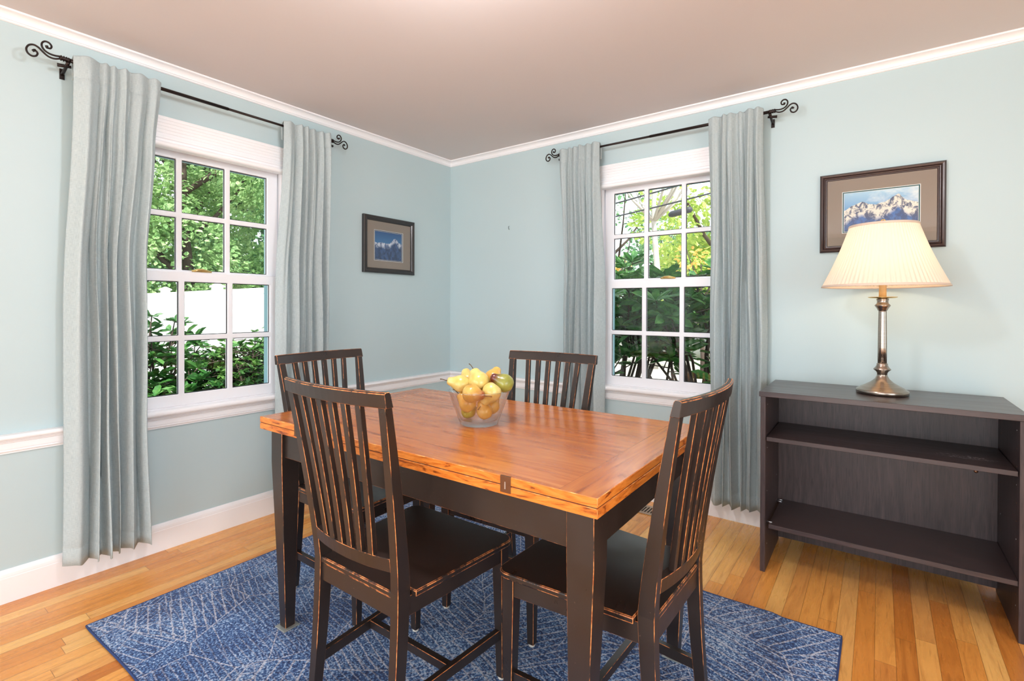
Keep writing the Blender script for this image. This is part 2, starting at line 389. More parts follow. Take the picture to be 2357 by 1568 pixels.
def thing(name, label, cat, loc=(0, 0, 0), rz=0, group=None):
    o = bpy.data.objects.new(name, None); COL.objects.link(o); o.empty_display_size = 0.1
    o.location = loc; o.rotation_euler = (0, 0, rz); o['label'] = label; o['category'] = cat
    if group: o['group'] = group
    return o
def tag(o, label, cat, group=None):
    o['label'] = label; o['category'] = cat
    if group: o['group'] = group
    return o
def copy_tree(o, parent=None):
    c = o.copy(); COL.objects.link(c)
    if parent: c.parent = parent
    for ch in list(o.children): copy_tree(ch, c)
    return c

# wall-local frames: s along the wall, d into the room, z up
def LW(s, d, z): return (d, s, z)          # wall x=0, s = y
def BW(s, d, z): return (s, -d, z)         # wall y=0, s = x

# ---------------------------------------------------------------- room shell
HC = 2.30; XR = 5.2; YF = -6.4; TH = 0.14
mb = MB(); mb.box(-TH, XR + TH, YF - TH, TH, -0.12, 0.0); mb.build('floor', M['floor'], kind='structure')
mb = MB(); mb.box(-TH, XR + TH, YF - TH, TH, HC, HC + 1.5); mb.build('ceiling', M['ceiling'], kind='structure')  # slab made extra thick above so it shades the shrubs outside
CL, CB = -1.775, 1.70                       # window centres on the left and back walls
OZ0, OZ1, OH = 0.655, 1.925, 0.405
def wall_hole(name, fn, s0, s1, c, z0=OZ0, z1=OZ1, hw=OH, d0=-TH, d1=0.0):
    mb = MB(fn); mb.grid_frame([s0, c - hw, c + hw, s1], [0, z0, z1, HC], lambda i, k: i == 1 and k == 1, d0, d1)
    return mb.build(name, M['wall'], kind='structure')
wall_hole('wall_left', LW, YF, 0.0, CL)
wall_hole('wall_back', BW, -TH, XR, CB)
RW = lambda s, d, z: (XR - d, s, z)
FW = lambda s, d, z: (s, YF + d, z)
wall_hole('wall_right', RW, YF, 0.0, -3.4, 0.45, 2.05, 1.3)  # right and front openings are unseen, added to bring in fill light
wall_hole('wall_front', FW, 0.0, XR, 2.2, 0.08, 2.05, 1.8)
for nm, fn, c, z0, z1, hw in (('added_window_3', RW, -3.4, 0.45, 2.05, 1.3), ('added_window_4', FW, 2.2, 0.08, 2.05, 1.8)):  # frames for the two added openings behind the camera
    mb = MB(fn); e = 0.05
    mb.grid_frame([c - hw, c - hw + e, c - e / 2, c + e / 2, c + hw - e, c + hw], [z0, z0 + e, z1 - e, z1], lambda i, k: i in (1, 3) and k == 1, -0.09, -0.05)
    mb.build(nm, M['vinyl'], kind='structure')

def mould(name, prof, fn, s0, s1, mitre0, mitre1, mat, kind='structure', bevel=0):
    """prof: (d,z) outline from wall out and back; mitre: s shift per d"""
    mb = MB(fn)
    r0 = [(s0 + mitre0 * d, d, z) for d, z in prof]; r1 = [(s1 + mitre1 * d, d, z) for d, z in prof]
    mb.loft([r0, r1]); return mb.build(name, mat, kind=kind, bevel=bevel)
def arc(cx, cz, r, a0, a1, n=6): return [(cx + r * math.cos(math.radians(a0 + (a1 - a0) * i / n)), cz + r * math.sin(math.radians(a0 + (a1 - a0) * i / n))) for i in range(n + 1)]
cz = 2.2585
crown = [(0, cz), (0.006, cz), (0.010, cz + 0.003), (0.010, cz + 0.006), (0.008, cz + 0.0065), (0.008, cz + 0.0085), (0.012, cz + 0.009), (0.012, cz + 0.0105)] + \
        [(0.012 + 0.022 * (1 - math.cos(a)), cz + 0.0105 + 0.0225 * math.sin(a)) for a in [PI / 2 * i / 7 for i in range(1, 8)]] + \
        [(0.0345, cz + 0.0335), (0.0415, cz + 0.0335), (0.0415, HC), (0, HC)]
base = [(0, 0), (0.016, 0), (0.016, 0.096), (0.0145, 0.099), (0.0145, 0.103), (0.013, 0.112), (0.009, 0.120), (0.004, 0.127), (0, 0.127)]
rail = [(0, 0.579), (0.008, 0.579), (0.008, 0.584), (0.012, 0.586), (0.014, 0.590), (0.012, 0.594), (0.012, 0.596), (0.016, 0.597), (0.016, 0.621), (0.019, 0.623), (0.019, 0.627), (0.022, 0.629), (0.022, 0.634),
        (0.032, 0.635)] + [(0.032 + 0.010 * math.cos(a), 0.645 + 0.010 * math.sin(a)) for a in [-PI / 2 + PI * i / 6 for i in range(1, 6)]] + [(0.032, 0.655), (0, 0.655)]
mould('trim_1', crown, LW, YF, 0, 1, -1, M['trim']); mould('trim_2', crown, BW, 0, XR, 1, -1, M['trim'])
mould('baseboard_left', base, LW, YF, 0, 1, -1, M['trim']); mould('baseboard_back', base, BW, 0, XR, 1, -1, M['trim'])
mould('trim_3', rail, LW, YF, 0, 1, -1, M['trim']); mould('trim_4', rail, BW, 0, XR, 1, -1, M['trim'])
for i, (fn, s1) in enumerate(((RW, 0), (FW, XR))):
    s0 = YF if i == 0 else 0
    mould('trim_%d' % (5 + i), crown, fn, s0, s1, 1, -1, M['trim']); mould('baseboard_' + ('right', 'front')[i], base, fn, s0, s1, 1, -1, M['trim'])

# ---------------------------------------------------------------- the two sash windows
def window(name, fn, c):
    root = bpy.data.objects.new(name, None); COL.objects.link(root); root['kind'] = 'structure'
    P = lambda n, mats, mb, **k: mb.build(n, mats, root, **k)
    g = 0.327
    # jamb lining
    mb = MB(fn); mb.grid_frame([c - OH, c - OH + 0.012, c + OH - 0.012, c + OH], [OZ0, OZ0 + 0.008, OZ1 - 0.008, OZ1], lambda i, k: i == 1 and k == 1, -TH - 0.01, 0.004); P('jamb', M['vinyl'], mb)
    # inner stops
    mb = MB(fn); mb.grid_frame([c - OH + 0.012, c - OH + 0.021, c + OH - 0.021, c + OH - 0.012], [OZ0 + 0.008, OZ0 + 0.016, OZ1 - 0.017, OZ1 - 0.008], lambda i, k: i == 1 and k == 1, -0.020, 0.0); P('stop', M['vinyl'], mb, bevel=0.001)
    def sash(zb, zt, zg0, zg1, zm, d0, d1, so):
        mb = MB(fn); m = 0.0125
        xs = [c - so, c - g, c - 0.114 - m + 0.0, c - 0.114 + m, c + 0.114 - m, c + 0.114 + m, c + g, c + so]
        zs = [zb, zg0, zm - m, zm + m, zg1, zt]
        mb.grid_frame(xs, zs, lambda i, k: i in (1, 3, 5) and k in (1, 3), d0, d1)
        return mb
    m_ = sash(1.292, 1.917, 1.335, 1.880, 1.606, -0.075, -0.047, 0.386); P('sash', M['vinyl'], m_, bevel=0.003, bseg=2)
    m_ = sash(0.664, 1.325, 0.725, 1.277, 1.000, -0.045, -0.017, 0.386); P('sash', M['vinyl'], m_, bevel=0.003, bseg=2)
    for (z0, z1, d) in ((1.325, 1.885, -0.062), (0.72, 1.28, -0.032)):
        mb = MB(fn); mb.box(c - 0.33, c + 0.33, d - 0.0015, d + 0.0015, z0, z1); P('pane', M['pane'], mb)
        # dark spacer around each light of the insulated glass
        mb = MB(fn); s_ = 0.0035
        xs = [c - 0.333, c - g + s_, c - 0.1265 - s_, c - 0.1015 + s_, c + 0.1015 - s_, c + 0.1265 + s_, c + g - s_, c + 0.333]
        zg0, zg1, zm = (1.335, 1.880, 1.606) if z0 > 1 else (0.725, 1.277, 1.0)
        zs = [z0 - 0.002, zg0 + s_, zm - 0.0125 - s_, zm + 0.0125 + s_, zg1 - s_, z1 + 0.002]
        mb.grid_frame(xs, zs, lambda i, k: i in (1, 3, 5) and k in (1, 3), d + 0.002, d + 0.005); P('glazing_spacer', M['black_gap'], mb)
    # stool, with rounded nose; its apron is the chair rail
    pr = [(-0.055, 0.655), (-0.055, 0.664), (-0.02, 0.6655), (0.040, 0.6655)] + [(0.040 + 0.0125 * math.sin(a), 0.653 + 0.0125 * math.cos(a)) for a in [PI * i / 8 for i in range(1, 8)]] + [(0.040, 0.6405), (0.0, 0.6405), (0.0, 0.655)]
    mb = MB(fn); mb.loft([[(c - 0.47, d, z) for d, z in pr], [(c + 0.47, d, z) for d, z in pr]]); P('stool', M['trim'], mb)
    # side casings
    for sg in (-1, 1):
        a, b_ = c + sg * 0.400, c + sg * 0.482
        prx = [(0, 0.0), (0, 0.014), (0.012, 0.016), (0.018, 0.013), (0.060, 0.016), (0.070, 0.022), (0.082, 0.022), (0.082, 0.0)]
        mb = MB(fn); mb.loft([[(a + sg * q, d, 0.6655) for q, d in prx], [(a + sg * q, d, 1.925) for q, d in prx]]); P('casing', M['trim'], mb)
    # head: fluted board above, stepped bead and rounded stop below
    hp = [(0, 1.925), (0.030, 1.925), (0.030, 1.955), (0.017, 1.957)]
    z = 1.957
    for k in range(6):
        hp += [(0.017 + 0.0012 * k, z), (0.0195 + 0.0012 * k, z + 0.002), (0.0195 + 0.0012 * k, z + 0.012), (0.0175 + 0.0012 * k, z + 0.0145)]; z += 0.0153
    hp += [(0.024, 2.050), (0, 2.052)]
    mb = MB(fn); mb.loft([[(c - 0.482, d, zz) for d, zz in hp], [(c + 0.482, d, zz) for d, zz in hp]]); P('head_casing', M['trim'], mb)
    hp = [(0.0, 1.902), (0.040, 1.902)] + [(0.040 + 0.013 * math.cos(a), 1.915 + 0.013 * math.sin(a)) for a in [-PI / 2 + PI * i / 8 for i in range(1, 8)]] + [(0.040, 1.928), (0.034, 1.930), (0.034, 1.940), (0.040, 1.943), (0.040, 1.949), (0.028, 1.953), (0.0, 1.953)]
    mb = MB(fn); mb.loft([[(c - 0.475, d, zz) for d, zz in hp], [(c + 0.475, d, zz) for d, zz in hp]]); P('head_bead', M['trim'], mb)
    # brass sash lock
    mb = MB(fn); k = c - 0.02 if fn is LW else c + 0.03
    mb.tube([(k - 0.045, -0.030, 1.332), (k - 0.02, -0.025, 1.336), (k + 0.005, -0.03, 1.337), (k + 0.045, -0.022, 1.331)], [0.004, 0.008, 0.009, 0.004], 8)
    P('sash_lock', M['brass'], mb)
    # aqua outside casing seen past the glass
    mb = MB(fn)
    mb.grid_frame([c - 0.50, c - 0.383, c + 0.383, c + 0.50], [0.55, 0.69, 1.905, 2.02], lambda i, k: i == 1 and k == 1, -TH - 0.05, -TH - 0.012); P('outer_casing', M['siding'], mb)
    return root
window('window_1', LW, CL); window('window_2', BW, CB)

# ---------------------------------------------------------------- curtain rods
def scroll_finial(mb, s, d, z, sg):
    """wrought double scroll: sg = direction pointing away from the window"""
    def sm(pts, k=4):
        out = []
        for i in range(len(pts) - 1):
            p0 = pts[max(i - 1, 0)]; p1 = pts[i]; p2 = pts[i + 1]; p3 = pts[min(i + 2, len(pts) - 1)]
            for j in range(k):
                u = j / k
                out.append(tuple(0.5 * ((2 * p1[q]) + (-p0[q] + p2[q]) * u + (2 * p0[q] - 5 * p1[q] + 4 * p2[q] - p3[q]) * u * u + (-p0[q] + 3 * p1[q] - 3 * p2[q] + p3[q]) * u ** 3) for q in (0, 1)))
        out.append(pts[-1]); return out
    A = [(0, -.004), (.018, -.011), (.036, -.009), (.052, .003), (.064, .014), (.078, .019), (.092, .012), (.099, -.004), (.095, -.019), (.083, -.026), (.071, -.021), (.067, -.009), (.074, -.001), (.081, -.006)]
    B = [(0, .005), (.016, .002), (.032, .003), (.046, .010), (.054, .022), (.054, .036), (.045, .046), (.033, .045), (.026, .035), (.029, .025), (.038, .024), (.041, .031)]
    for pts, r in ((A, 0.0036), (B, 0.0036)):
        q = sm(pts); n = len(q)
        mb.tube([(s + sg * (0.028 + a), d, z + b) for a, b in q], [r if i < n - 5 else r * 1.5 for i in range(n)], 6)
    prof = [(0.010, 0.0), (0.010, 0.004), (0.007, 0.005), (0.0115, 0.009), (0.007, 0.013), (0.012, 0.017), (0.007, 0.021), (0.0115, 0.025), (0.008, 0.029), (0.005, 0.031)]
    rings = []
    for r, u in prof: rings.append([(s + sg * u, d + r * math.cos(2 * PI * j / 12), z + r * math.sin(2 * PI * j / 12)) for j in range(12)])
    mb.loft(rings, smooth=True)
def curtain_rod(fn, s0, s1, big_side, label):
    zr, dr = 2.150, 0.090
    loc = fn((s0 + s1) / 2, dr, zr)
    root = thing('curtain_rod', label, 'curtain rod', (0, 0, 0), 0, 'dark scroll-ended curtain rods over the two windows')
    mid = (s0 + s1) / 2 + (0.02 if big_side < 0 else -0.02)
    ra, rb = (0.0080, 0.0062) if big_side < 0 else (0.0062, 0.0080)
    mb = MB(fn); mb.tube([(s0, dr, zr), (mid, dr, zr)], ra, 12); mb.build('tube', M['iron'], root)
    mb = MB(fn); mb.tube([(mid, dr, zr), (s1, dr, zr)], rb, 12); mb.build('tube', M['iron'], root)
    for s, sg in ((s0, -1), (s1, 1)):
        mb = MB(fn); scroll_finial(mb, s, dr, zr, sg); mb.build('finial', M['iron'], root)
        sb = s + sg * 0.004
        mb = MB(fn)
        mb.tube([(sb, 0.004, zr - 0.035), (sb, 0.03, zr - 0.030), (sb, 0.07, zr - 0.020), (sb, 0.095, zr - 0.012)], [0.007, 0.006, 0.006, 0.007], 8)
        mb.tube([(sb + sg * 0.030, 0.075, zr - 0.026), (sb - sg * 0.012, 0.082, zr - 0.022)], [0.0075, 0.006], 8)
        mb.lathe([(0.001, 0)], 4) if False else None
        mb.box(sb - 0.008, sb + 0.008, 0.0, 0.005, zr - 0.055, zr - 0.012)
        mb.build('bracket', M['iron'], root)
    return root
curtain_rod(LW, -2.335, -1.145, -1, 'dark iron curtain rod with scroll ends above the left-hand window')
curtain_rod(BW, 1.075, 2.285, 1, 'dark iron curtain rod with scroll ends above the window on the back wall')

# ---------------------------------------------------------------- curtains
def lerp_keys(keys, t):
    for (a, va), (b, vb) in zip(keys, keys[1:]):
        if t <= b: u = (t - a) / (b - a); u = u * u * (3 - 2 * u); return va + (vb - va) * u
    return keys[-1][1]
def curtain(fn, e0, e1, zbot, seed, widths, label, d_bot=0.085):
    rnd = random.Random(seed); rod, zt = 0.090, 2.172
    N = 200; rows = []
    tot = sum(widths); acc = [0]
    for w in widths: acc.append(acc[-1] + w / tot)
    nf = len(widths)
    amp = [rnd.uniform(0.75, 1.15) for _ in widths]; dr = [rnd.uniform(-0.5, 0.5) for _ in widths]; ph = [rnd.uniform(0, 6) for _ in widths]
    def phase(u, v):
        u2 = u + 0.012 * math.sin(5 * v + ph[0]) * math.sin(PI * u)
        for i in range(nf):
            if u2 <= acc[i + 1] or i == nf - 1:
                return i, min(1, max(0, (u2 - acc[i]) / (acc[i + 1] - acc[i])))
    def pt(u, z, back=False):
        v = (zt - z) / (zt - zbot)
        i, f = phase(u, v)
        s0, s1 = lerp_keys(e0, v), lerp_keys(e1, v)
        th = 2 * PI * f
        bell = 0.5 - 0.5 * math.cos(th)                   # 0 at fold valley, 1 on the crest
        a = 0.018 + 0.046 * min(1, v / 0.5) ** 0.8
        a *= amp[i] * (1 + 0.25 * math.sin(3.1 * v + ph[i]))
        hd = 0.010 * math.sin(th * 2 + 6 * v + ph[i]) * min(1, v * 4) * math.exp(-2 * v)
        base = rod + 0.011 if v < 0.06 else (rod + 0.011) + (d_bot - 0.035 - rod) * min(1, (v - 0.06) / 0.3)
        d = base + a * bell ** 0.42 + hd + 0.005 * math.sin(2 * PI * u * 2.3 + 2.2 * v + ph[1])
        s = s0 + (s1 - s0) * u + 0.17 * (s1 - s0) / nf * math.sin(th) * min(1.0, 0.25 + 1.1 * v) * (1 if 0 < i < nf - 1 else 0.5)
        s += 0.004 * math.sin(9 * v + 2 * i)
        if back: d = rod - 0.012 - 0.004 * bell
        if v < 0.055 and not back: d = max(d, rod + 0.0105)
        if d < 0.045: d = 0.045
        return (s, d, z + (0.004 * math.sin(th) if v > 0.97 else 0) + (0.006 * bell if v < 0.01 else 0))
    zs = [zt - 0.095, zt - 0.05, zt - 0.012]
    for z in zs: rows.append([pt(i / N, z, True) for i in range(N + 1)])
    zz = [zt, zt - 0.004, zt - 0.03, zt - 0.055, zt - 0.082, zt - 0.086, zt - 0.09]
    K = 46
    zz += [zt - 0.09 + (zbot + 0.078 - zt + 0.09) * k / K for k in range(1, K + 1)] + [zbot + 0.074, zbot + 0.07, zbot + 0.035, zbot]
    for z in zz:
        r = [pt(i / N, z) for i in range(N + 1)]
        if abs(z - (zt - 0.086)) < 1e-6 or abs(z - (zbot + 0.074)) < 1e-6: r = [(s, d - 0.0022, q) for s, d, q in r]
        rows.append(r)
    mb = MB(fn); mb.loft(rows, closed=False, cap=False, smooth=True)
    o = mb.build('curtain', M['linen'])
    uv = o.data.uv_layers.new(name='UVMap')
    co = [v.co for v in o.data.vertices]; ax = 1 if fn is LW else 0
    for lp in o.data.loops:
        c = co[lp.vertex_index]; uv.data[lp.index].uv = (c[ax] * 1.6, c.z)
    md = o.modifiers.new('cloth', 'SOLIDIFY'); md.thickness = 0.0016; md.offset = 0
    tag(o, label, 'curtain', 'grey-green linen curtain panels beside the windows'); return o
curtain(LW, [(0, -2.325), (0.5, -2.345), (1, -2.355)], [(0, -2.016), (0.15, -2.035), (0.42, -2.068), (0.7, -2.062), (1, -2.045)], 0.095, 11,
        [1.6, 0.7, 0.6, 0.7, 1.3, 0.9], 'wide grey-green linen curtain left of the left-hand window, nearest the photo edge')
curtain(LW, [(0, -1.437), (0.5, -1.457), (1, -1.470)], [(0, -1.137), (0.5, -1.152), (1, -1.140)], 0.100, 5,
        [1.2, 0.8, 0.7, 0.8, 0.7, 0.9], 'grey-green linen curtain between the left-hand window and the small mountain picture')
curtain(BW, [(0, 1.060), (0.4, 1.080), (0.75, 1.078), (1, 1.070)], [(0, 1.350), (0.5, 1.366), (1, 1.372)], 0.100, 21,
        [1.0, 0.6, 0.8, 0.7, 0.9, 1.1], 'grey-green linen curtain left of the back-wall window, behind the far dining chair')
curtain(BW, [(0, 1.992), (0.4, 1.994), (1, 2.000)], [(0, 2.262), (0.4, 2.268), (0.6, 2.276), (1, 2.282)], 0.100, 33,
        [1.1, 0.6, 0.9, 0.6, 0.9, 0.8], 'grey-green linen curtain hanging beside the dark bookcase', d_bot=0.075)

# ---------------------------------------------------------------- rug, vent, hook
RX0, RX1, RY0, RY1 = 0.452, 2.642, -2.364, -0.815
root = thing('area_rug', 'blue denim-look rug with thin white sketched lines under the table', 'rug', ((RX0 + RX1) / 2, (RY0 + RY1) / 2, 0))
hx, hy = (RX1 - RX0) / 2, (RY1 - RY0) / 2
mb = MB(); nx, ny = 60, 44; rnd = random.Random(3)
def rz_(x, y):
    e = min(hx - abs(x), hy - abs(y)); return 0.0088 + 0.0012 * math.sin(9 * x + 4) * math.sin(7 * y) * min(1, e * 6)
ed = lambda x, y: (x, y + (0.006 * math.sin(7 * x) + (-0.012 if x > 0.9 and y > 0 else 0)) * (abs(y) / hy) ** 6, rz_(x, y))
rows = [[ed(-hx + 2 * hx * i / nx, -hy + 2 * hy * j / ny) for i in range(nx + 1)] for j in range(ny + 1)]
bot = lambda r: [(x, y, 0.0005) for x, y, z in r]
vs = [p for r in rows for p in r]; f = []
for j in range(ny):
    for i in range(nx): a = j * (nx + 1) + i; f.append((a, a + 1, a + nx + 2, a + nx + 1))
mb.add(vs, f)
loop = [rows[0][i] for i in range(nx + 1)] + [rows[j][nx] for j in range(1, ny + 1)] + [rows[ny][i] for i in range(nx - 1, -1, -1)] + [rows[j][0] for j in range(ny - 1, 0, -1)]
mb.loft([loop, [(x, y, 0.0005) for x, y, z in loop]], cap=False)
mb.build('pile', M['rug'], root)
mb = MB(); L = [Vector(p) for p in loop]; n = len(L)
mb_r = []
for i in range(n):
    p = L[i]; d = (L[(i + 1) % n] - L[i - 1]).normalized(); o_ = Vector((d.y, -d.x, 0)).normalized()
    mb_r.append([tuple(p + o_ * (0.004 * math.cos(a)) + Vector((0, 0, -0.0035 + 0.0045 * math.sin(a)))) for a in [2 * PI * k / 6 for k in range(6)]])
mb_r.append(mb_r[0]); mb.loft(mb_r, cap=False, smooth=True); mb.build('binding', M['rug_edge'], root)

root = thing('floor_register', 'beige slotted floor heating vent below the back-wall window', 'vent', (1.775, -0.155, 0))
mb = MB(lambda x, y, z: (x, z, y)); xs = [-0.14, -0.118]; 
for k in range(14): xs += [-0.118 + 0.0169 * k + 0.0085, -0.118 + 0.0169 * (k + 1)]
xs[-1] = 0.1186; xs.append(0.14)
zs_ = [-0.062, -0.040, 0.040, 0.062]
mb.grid_frame(xs, zs_, lambda i, k: k == 1 and i % 2 == 1 and 0 < i < len(xs) - 2, 0.001, 0.005)
mb.build('grille', M['vent'], root, bevel=0.0012)
mb = MB(); mb.box(-0.12, 0.12, -0.042, 0.042, 0.0004, 0.0012); mb.build('duct_opening', M['vent_dark'], root)
mb = MB(BW); mb.tube([(0.578, 0.001, 1.742), (0.578, 0.007, 1.739), (0.579, 0.009, 1.732), (0.577, 0.006, 1.724), (0.578, 0.003, 1.720), (0.581, 0.006, 1.716), (0.580, 0.008, 1.723)], 0.0018, 6)
tag(mb.build('picture_hook', M['hook']), 'tiny grey hook left on the bare wall right of the room corner', 'hook')

# ---------------------------------------------------------------- dining table
TZ = 0.014
root = thing('dining_table', 'flip-top dining table, orange cherry top on a worn black base', 'table', (1.619, -1.607, TZ), 0.014)
hl, hw, zt = 0.6575, 0.392, 0.765 - TZ
def top_leaf(z0, z1, name):
    mb = MB(); mb.box(-hl, hl, -hw, hw, z0, z1)
    for f in mb.bm.faces:
        f.material_index = 0 if abs(f.calc_center_median().z - z1) < 1e-5 else 1
    return mb.build(name, [M['table'], M['table_edge'], M['table_worn']], root, bevel=0.0014, bseg=1, bmat=2)
top_leaf(zt - 0.0205, zt, 'table_leaf'); top_leaf(zt - 0.0435, zt - 0.0222, 'table_leaf')
mb = MB(); mb.box(-hl + 0.003, hl - 0.003, -hw + 0.003, hw - 0.003, zt - 0.0224, zt - 0.0203); mb.build('leaf_gap', M['black_gap'], root)
zu = zt - 0.0436
for sx in (-1, 1):
    for sy in (-1, 1):
        mb = MB(); ox, oy = 0.635, 0.362
        mb.bars([(sx * (0.588), sy * (0.328), 0.0), (sx * (ox - 0.0335), sy * (oy - 0.0335), zu - 0.12), (sx * (ox - 0.0335), sy * (oy - 0.0335), zu)], [0.036, 0.067, 0.067], [0.036, 0.067, 0.067])
        mb.build('leg', [M['black'], M['worn']], root, bevel=0.0014, bmat=1)
for sy in (-1, 1):
    mb = MB(); y = sy * 0.350; mb.box(-0.569, 0.569, min(y, y - sy * 0.02), max(y, y - sy * 0.02), zu - 0.098, zu); mb.build('apron', [M['black'], M['worn']], root, bevel=0.0012, bmat=1)
for sx in (-1, 1):
    mb = MB(); x = sx * 0.622; mb.box(min(x, x - sx * 0.02), max(x, x - sx * 0.02), -0.296, 0.296, zu - 0.098, zu); mb.build('apron', [M['black'], M['worn']], root, bevel=0.0012, bmat=1)
for hx_ in (0.425, -0.425):
    for sy in ((-1,) if hx_ > 0 else (-1,)):
        mb = MB(); mb.box(hx_ - 0.015, hx_ + 0.015, -hw - 0.0016, -hw + 0.004, zt - 0.038, zt + 0.0008)
        h = mb.build('hinge', M['hinge'], root, bevel=0.001)
        mb = MB(); mb.box(hx_ - 0.0016, hx_ + 0.0016, -hw - 0.0026, -hw, zt - 0.029, zt - 0.012)
        mb.build('hinge_pin', M['steel'], h)
for (x, y, lab) in ((-0.588, -0.328, 'clear square pad under the table leg nearest the left wall'), (0.588, 0.328, 'clear square pad under the table leg behind the right-hand chair')):
    c, s_ = math.cos(0.014), math.sin(0.014)
    mb = MB(); mb.grid_frame([-0.032, -0.022, 0.022, 0.032], [-0.032, -0.022, 0.022, 0.032], lambda i, k: False, 0, 0.004) if False else mb.box(-0.031, 0.031, -0.031, 0.031, 0.0, 0.0038)
    o = mb.build('furniture_pad', M['clear'], bevel=0.0015); o.location = (1.619 + c * x - s_ * y, -1.607 + s_ * x + c * y, 0.0098); o.rotation_euler = (0, 0, 0.02)
    tag(o, lab, 'furniture pad', 'clear pads under the table legs')

# ---------------------------------------------------------------- chairs
CH = 0.010
def chair_proto(label):
    r = thing('dining_chair', label, 'chair', (0, 0, 0), 0, 'worn black slat-back chairs round the table')
    BK = [M['black'], M['worn']]
    H, w = 0.958 - CH, 0.430; zs = 0.444 - CH
    def yback(z):
        if z > zs: u = (z - zs) / (H - zs); return -0.0725 * u ** 1.25
        return -0.026 * ((zs - z) / zs) ** 1.7
    def half(z):
        return 0.179 + (0.0325 * (z - zs) / (H - zs) if z > zs else 0)
    bow = lambda x, hwid: -0.026 * (1 - (x / hwid) ** 2)          # backs curve away from the sitter
    # back posts run down into the rear legs
    for sx in (-1, 1):
        mb = MB(); rings = []
        zz = [0.008, 0.06, 0.13, 0.2, 0.27, 0.34, 0.39, zs, 0.48, 0.54, 0.60, 0.67, 0.74, 0.81, 0.87, H - 0.034]
        for z in zz:
            dp = 0.027 + 0.014 * max(0, min(1, z / zs)) if z < zs else 0.041 - 0.021 * (z - zs) / (H - zs)
            wd = 0.026 + 0.003 * min(1, z / zs) if z < zs else 0.029 - 0.003 * (z - zs) / (H - zs)
            yb = yback(z); xo = half(z)
            x0, x1 = sorted((sx * xo, sx * (xo - wd)))
            rings.append([(x0, yb, z), (x1, yb, z), (x1, yb + dp, z), (x0, yb + dp, z)])
        mb.loft(rings); o = mb.build('back_post', BK, r, bevel=0.0012, bmat=1)
        mb = MB(); mb.lathe([(0.0115, 0.0), (0.0125, 0.004), (0.0115, 0.0082)], 16, (sx * (0.179 - 0.013), yback(0) + 0.0135, 0)); mb.build('glide', M['felt'], o)
    # curved top rail, thicker than the posts
    mb = MB(); rings = []; K = 16
    for k in range(K + 1):
        x = -w / 2 + w * k / K; b_ = bow(x, w / 2)
        y1 = yback(H) + b_; y0 = yback(H - 0.038) + b_; tk = 0.0185
        rings.append([(x, y0 + tk + 0.002, H - 0.038), (x, y0 - 0.001, H - 0.038), (x, y0 - 0.002, H - 0.036), (x, y1, H - 0.004), (x, y1 + 0.004, H), (x, y1 + tk - 0.004, H), (x, y1 + tk, H - 0.005)])
    mb.loft(rings); mb.build('top_rail', BK, r, bevel=0.0012, bmat=1)
    # lower back rail
    mb = MB(); rings = []; zr0, zr1 = 0.5322 - CH - 0.035, 0.5322 - CH
    hwl = half(0.5) - 0.026
    for k in range(13):
        x = -hwl + 2 * hwl * k / 12; b_ = bow(x, hwl + 0.01) * 0.85
        rings.append([(x, yback(zr0) + b_ + 0.002, zr0), (x, yback(zr0) + b_ + 0.025, zr0), (x, yback(zr1) + b_ + 0.025, zr1), (x, yback(zr1) + b_ + 0.002, zr1)])
    mb.loft(rings); mb.build('lower_rail', BK, r, bevel=0.0011, bmat=1)
    for k in range(6):
        q = k - 2.5; xb, xt = q * 0.0385, q * 0.0495
        mb = MB(); pts = []
        for j in range(9):
            u = j / 8; z = zr1 - 0.004 + (H - 0.036 - zr1 + 0.006) * u
            x = xb + (xt - xb) * u; y = yback(z) + 0.0105 + bow(xb, hwl + 0.01) * 0.85 * (1 - u) + bow(xt, w / 2) * u
            pts.append((x, y, z))
        mb.bars(pts, 0.0205, 0.0145); mb.build('slat', BK, r, bevel=0.0013, bmat=1)
    # seat board with rounded front corners and notches for the posts
    mb = MB(); fx, fy, rx = 0.222, 0.432, 0.195
    out = [(-rx + 0.036, 0.003), (-rx + 0.036, 0.044), (-rx - 0.001, 0.044)]
    R_ = 0.036
    for k in range(7):
        a = PI - PI / 2 * k / 6; out.append((-fx + R_ + R_ * math.cos(a), fy - R_ + R_ * math.sin(a)))
    n = len(out); poly = out + [(-x, y) for x, y in reversed(out)]
    # gentle dish: rings at the same outline, top inset
    cxx, cyy = 0, 0.22
    def ins(k, z): return [(cxx + (x - cxx) * k, cyy + (y - cyy) * k, z) for x, y in poly]
    mb.loft([ins(0.985, zs - 0.018), ins(1.0, zs - 0.014), ins(1.0, zs - 0.003), ins(0.988, zs)], cap=True); mb.build('seat', BK, r, bevel=0.0013, bmat=1)
    # front legs
    for sx in (-1, 1):
        mb = MB(); ox, oy = 0.2067, 0.4175
        mb.bars([(sx * (ox - 0.015), oy - 0.015, 0.008), (sx * (ox - 0.018), oy - 0.018, zs - 0.085), (sx * (ox - 0.018), oy - 0.018, zs - 0.018)], [0.024, 0.036, 0.036], [0.024, 0.036, 0.036])
        o = mb.build('leg', BK, r, bevel=0.0012, bmat=1)
        mb = MB(); mb.lathe([(0.0105, 0.0), (0.0115, 0.004), (0.0105, 0.0082)], 16, (sx * (ox - 0.015), oy - 0.015, 0)); mb.build('glide', M['felt'], o)
        # side apron and side stretcher
        mb = MB(); xa0, xa1 = 0.176, 0.203; ya, yb = 0.036, 0.384
        rg = [[(sx * (xa0), ya, z) for z in (zs - 0.068, zs - 0.018)] + [(sx * (xa0 - 0.018), ya, z) for z in (zs - 0.018, zs - 0.068)],
              [(sx * (xa1), yb, z) for z in (zs - 0.068, zs - 0.018)] + [(sx * (xa1 - 0.018), yb, z) for z in (zs - 0.018, zs - 0.068)]]
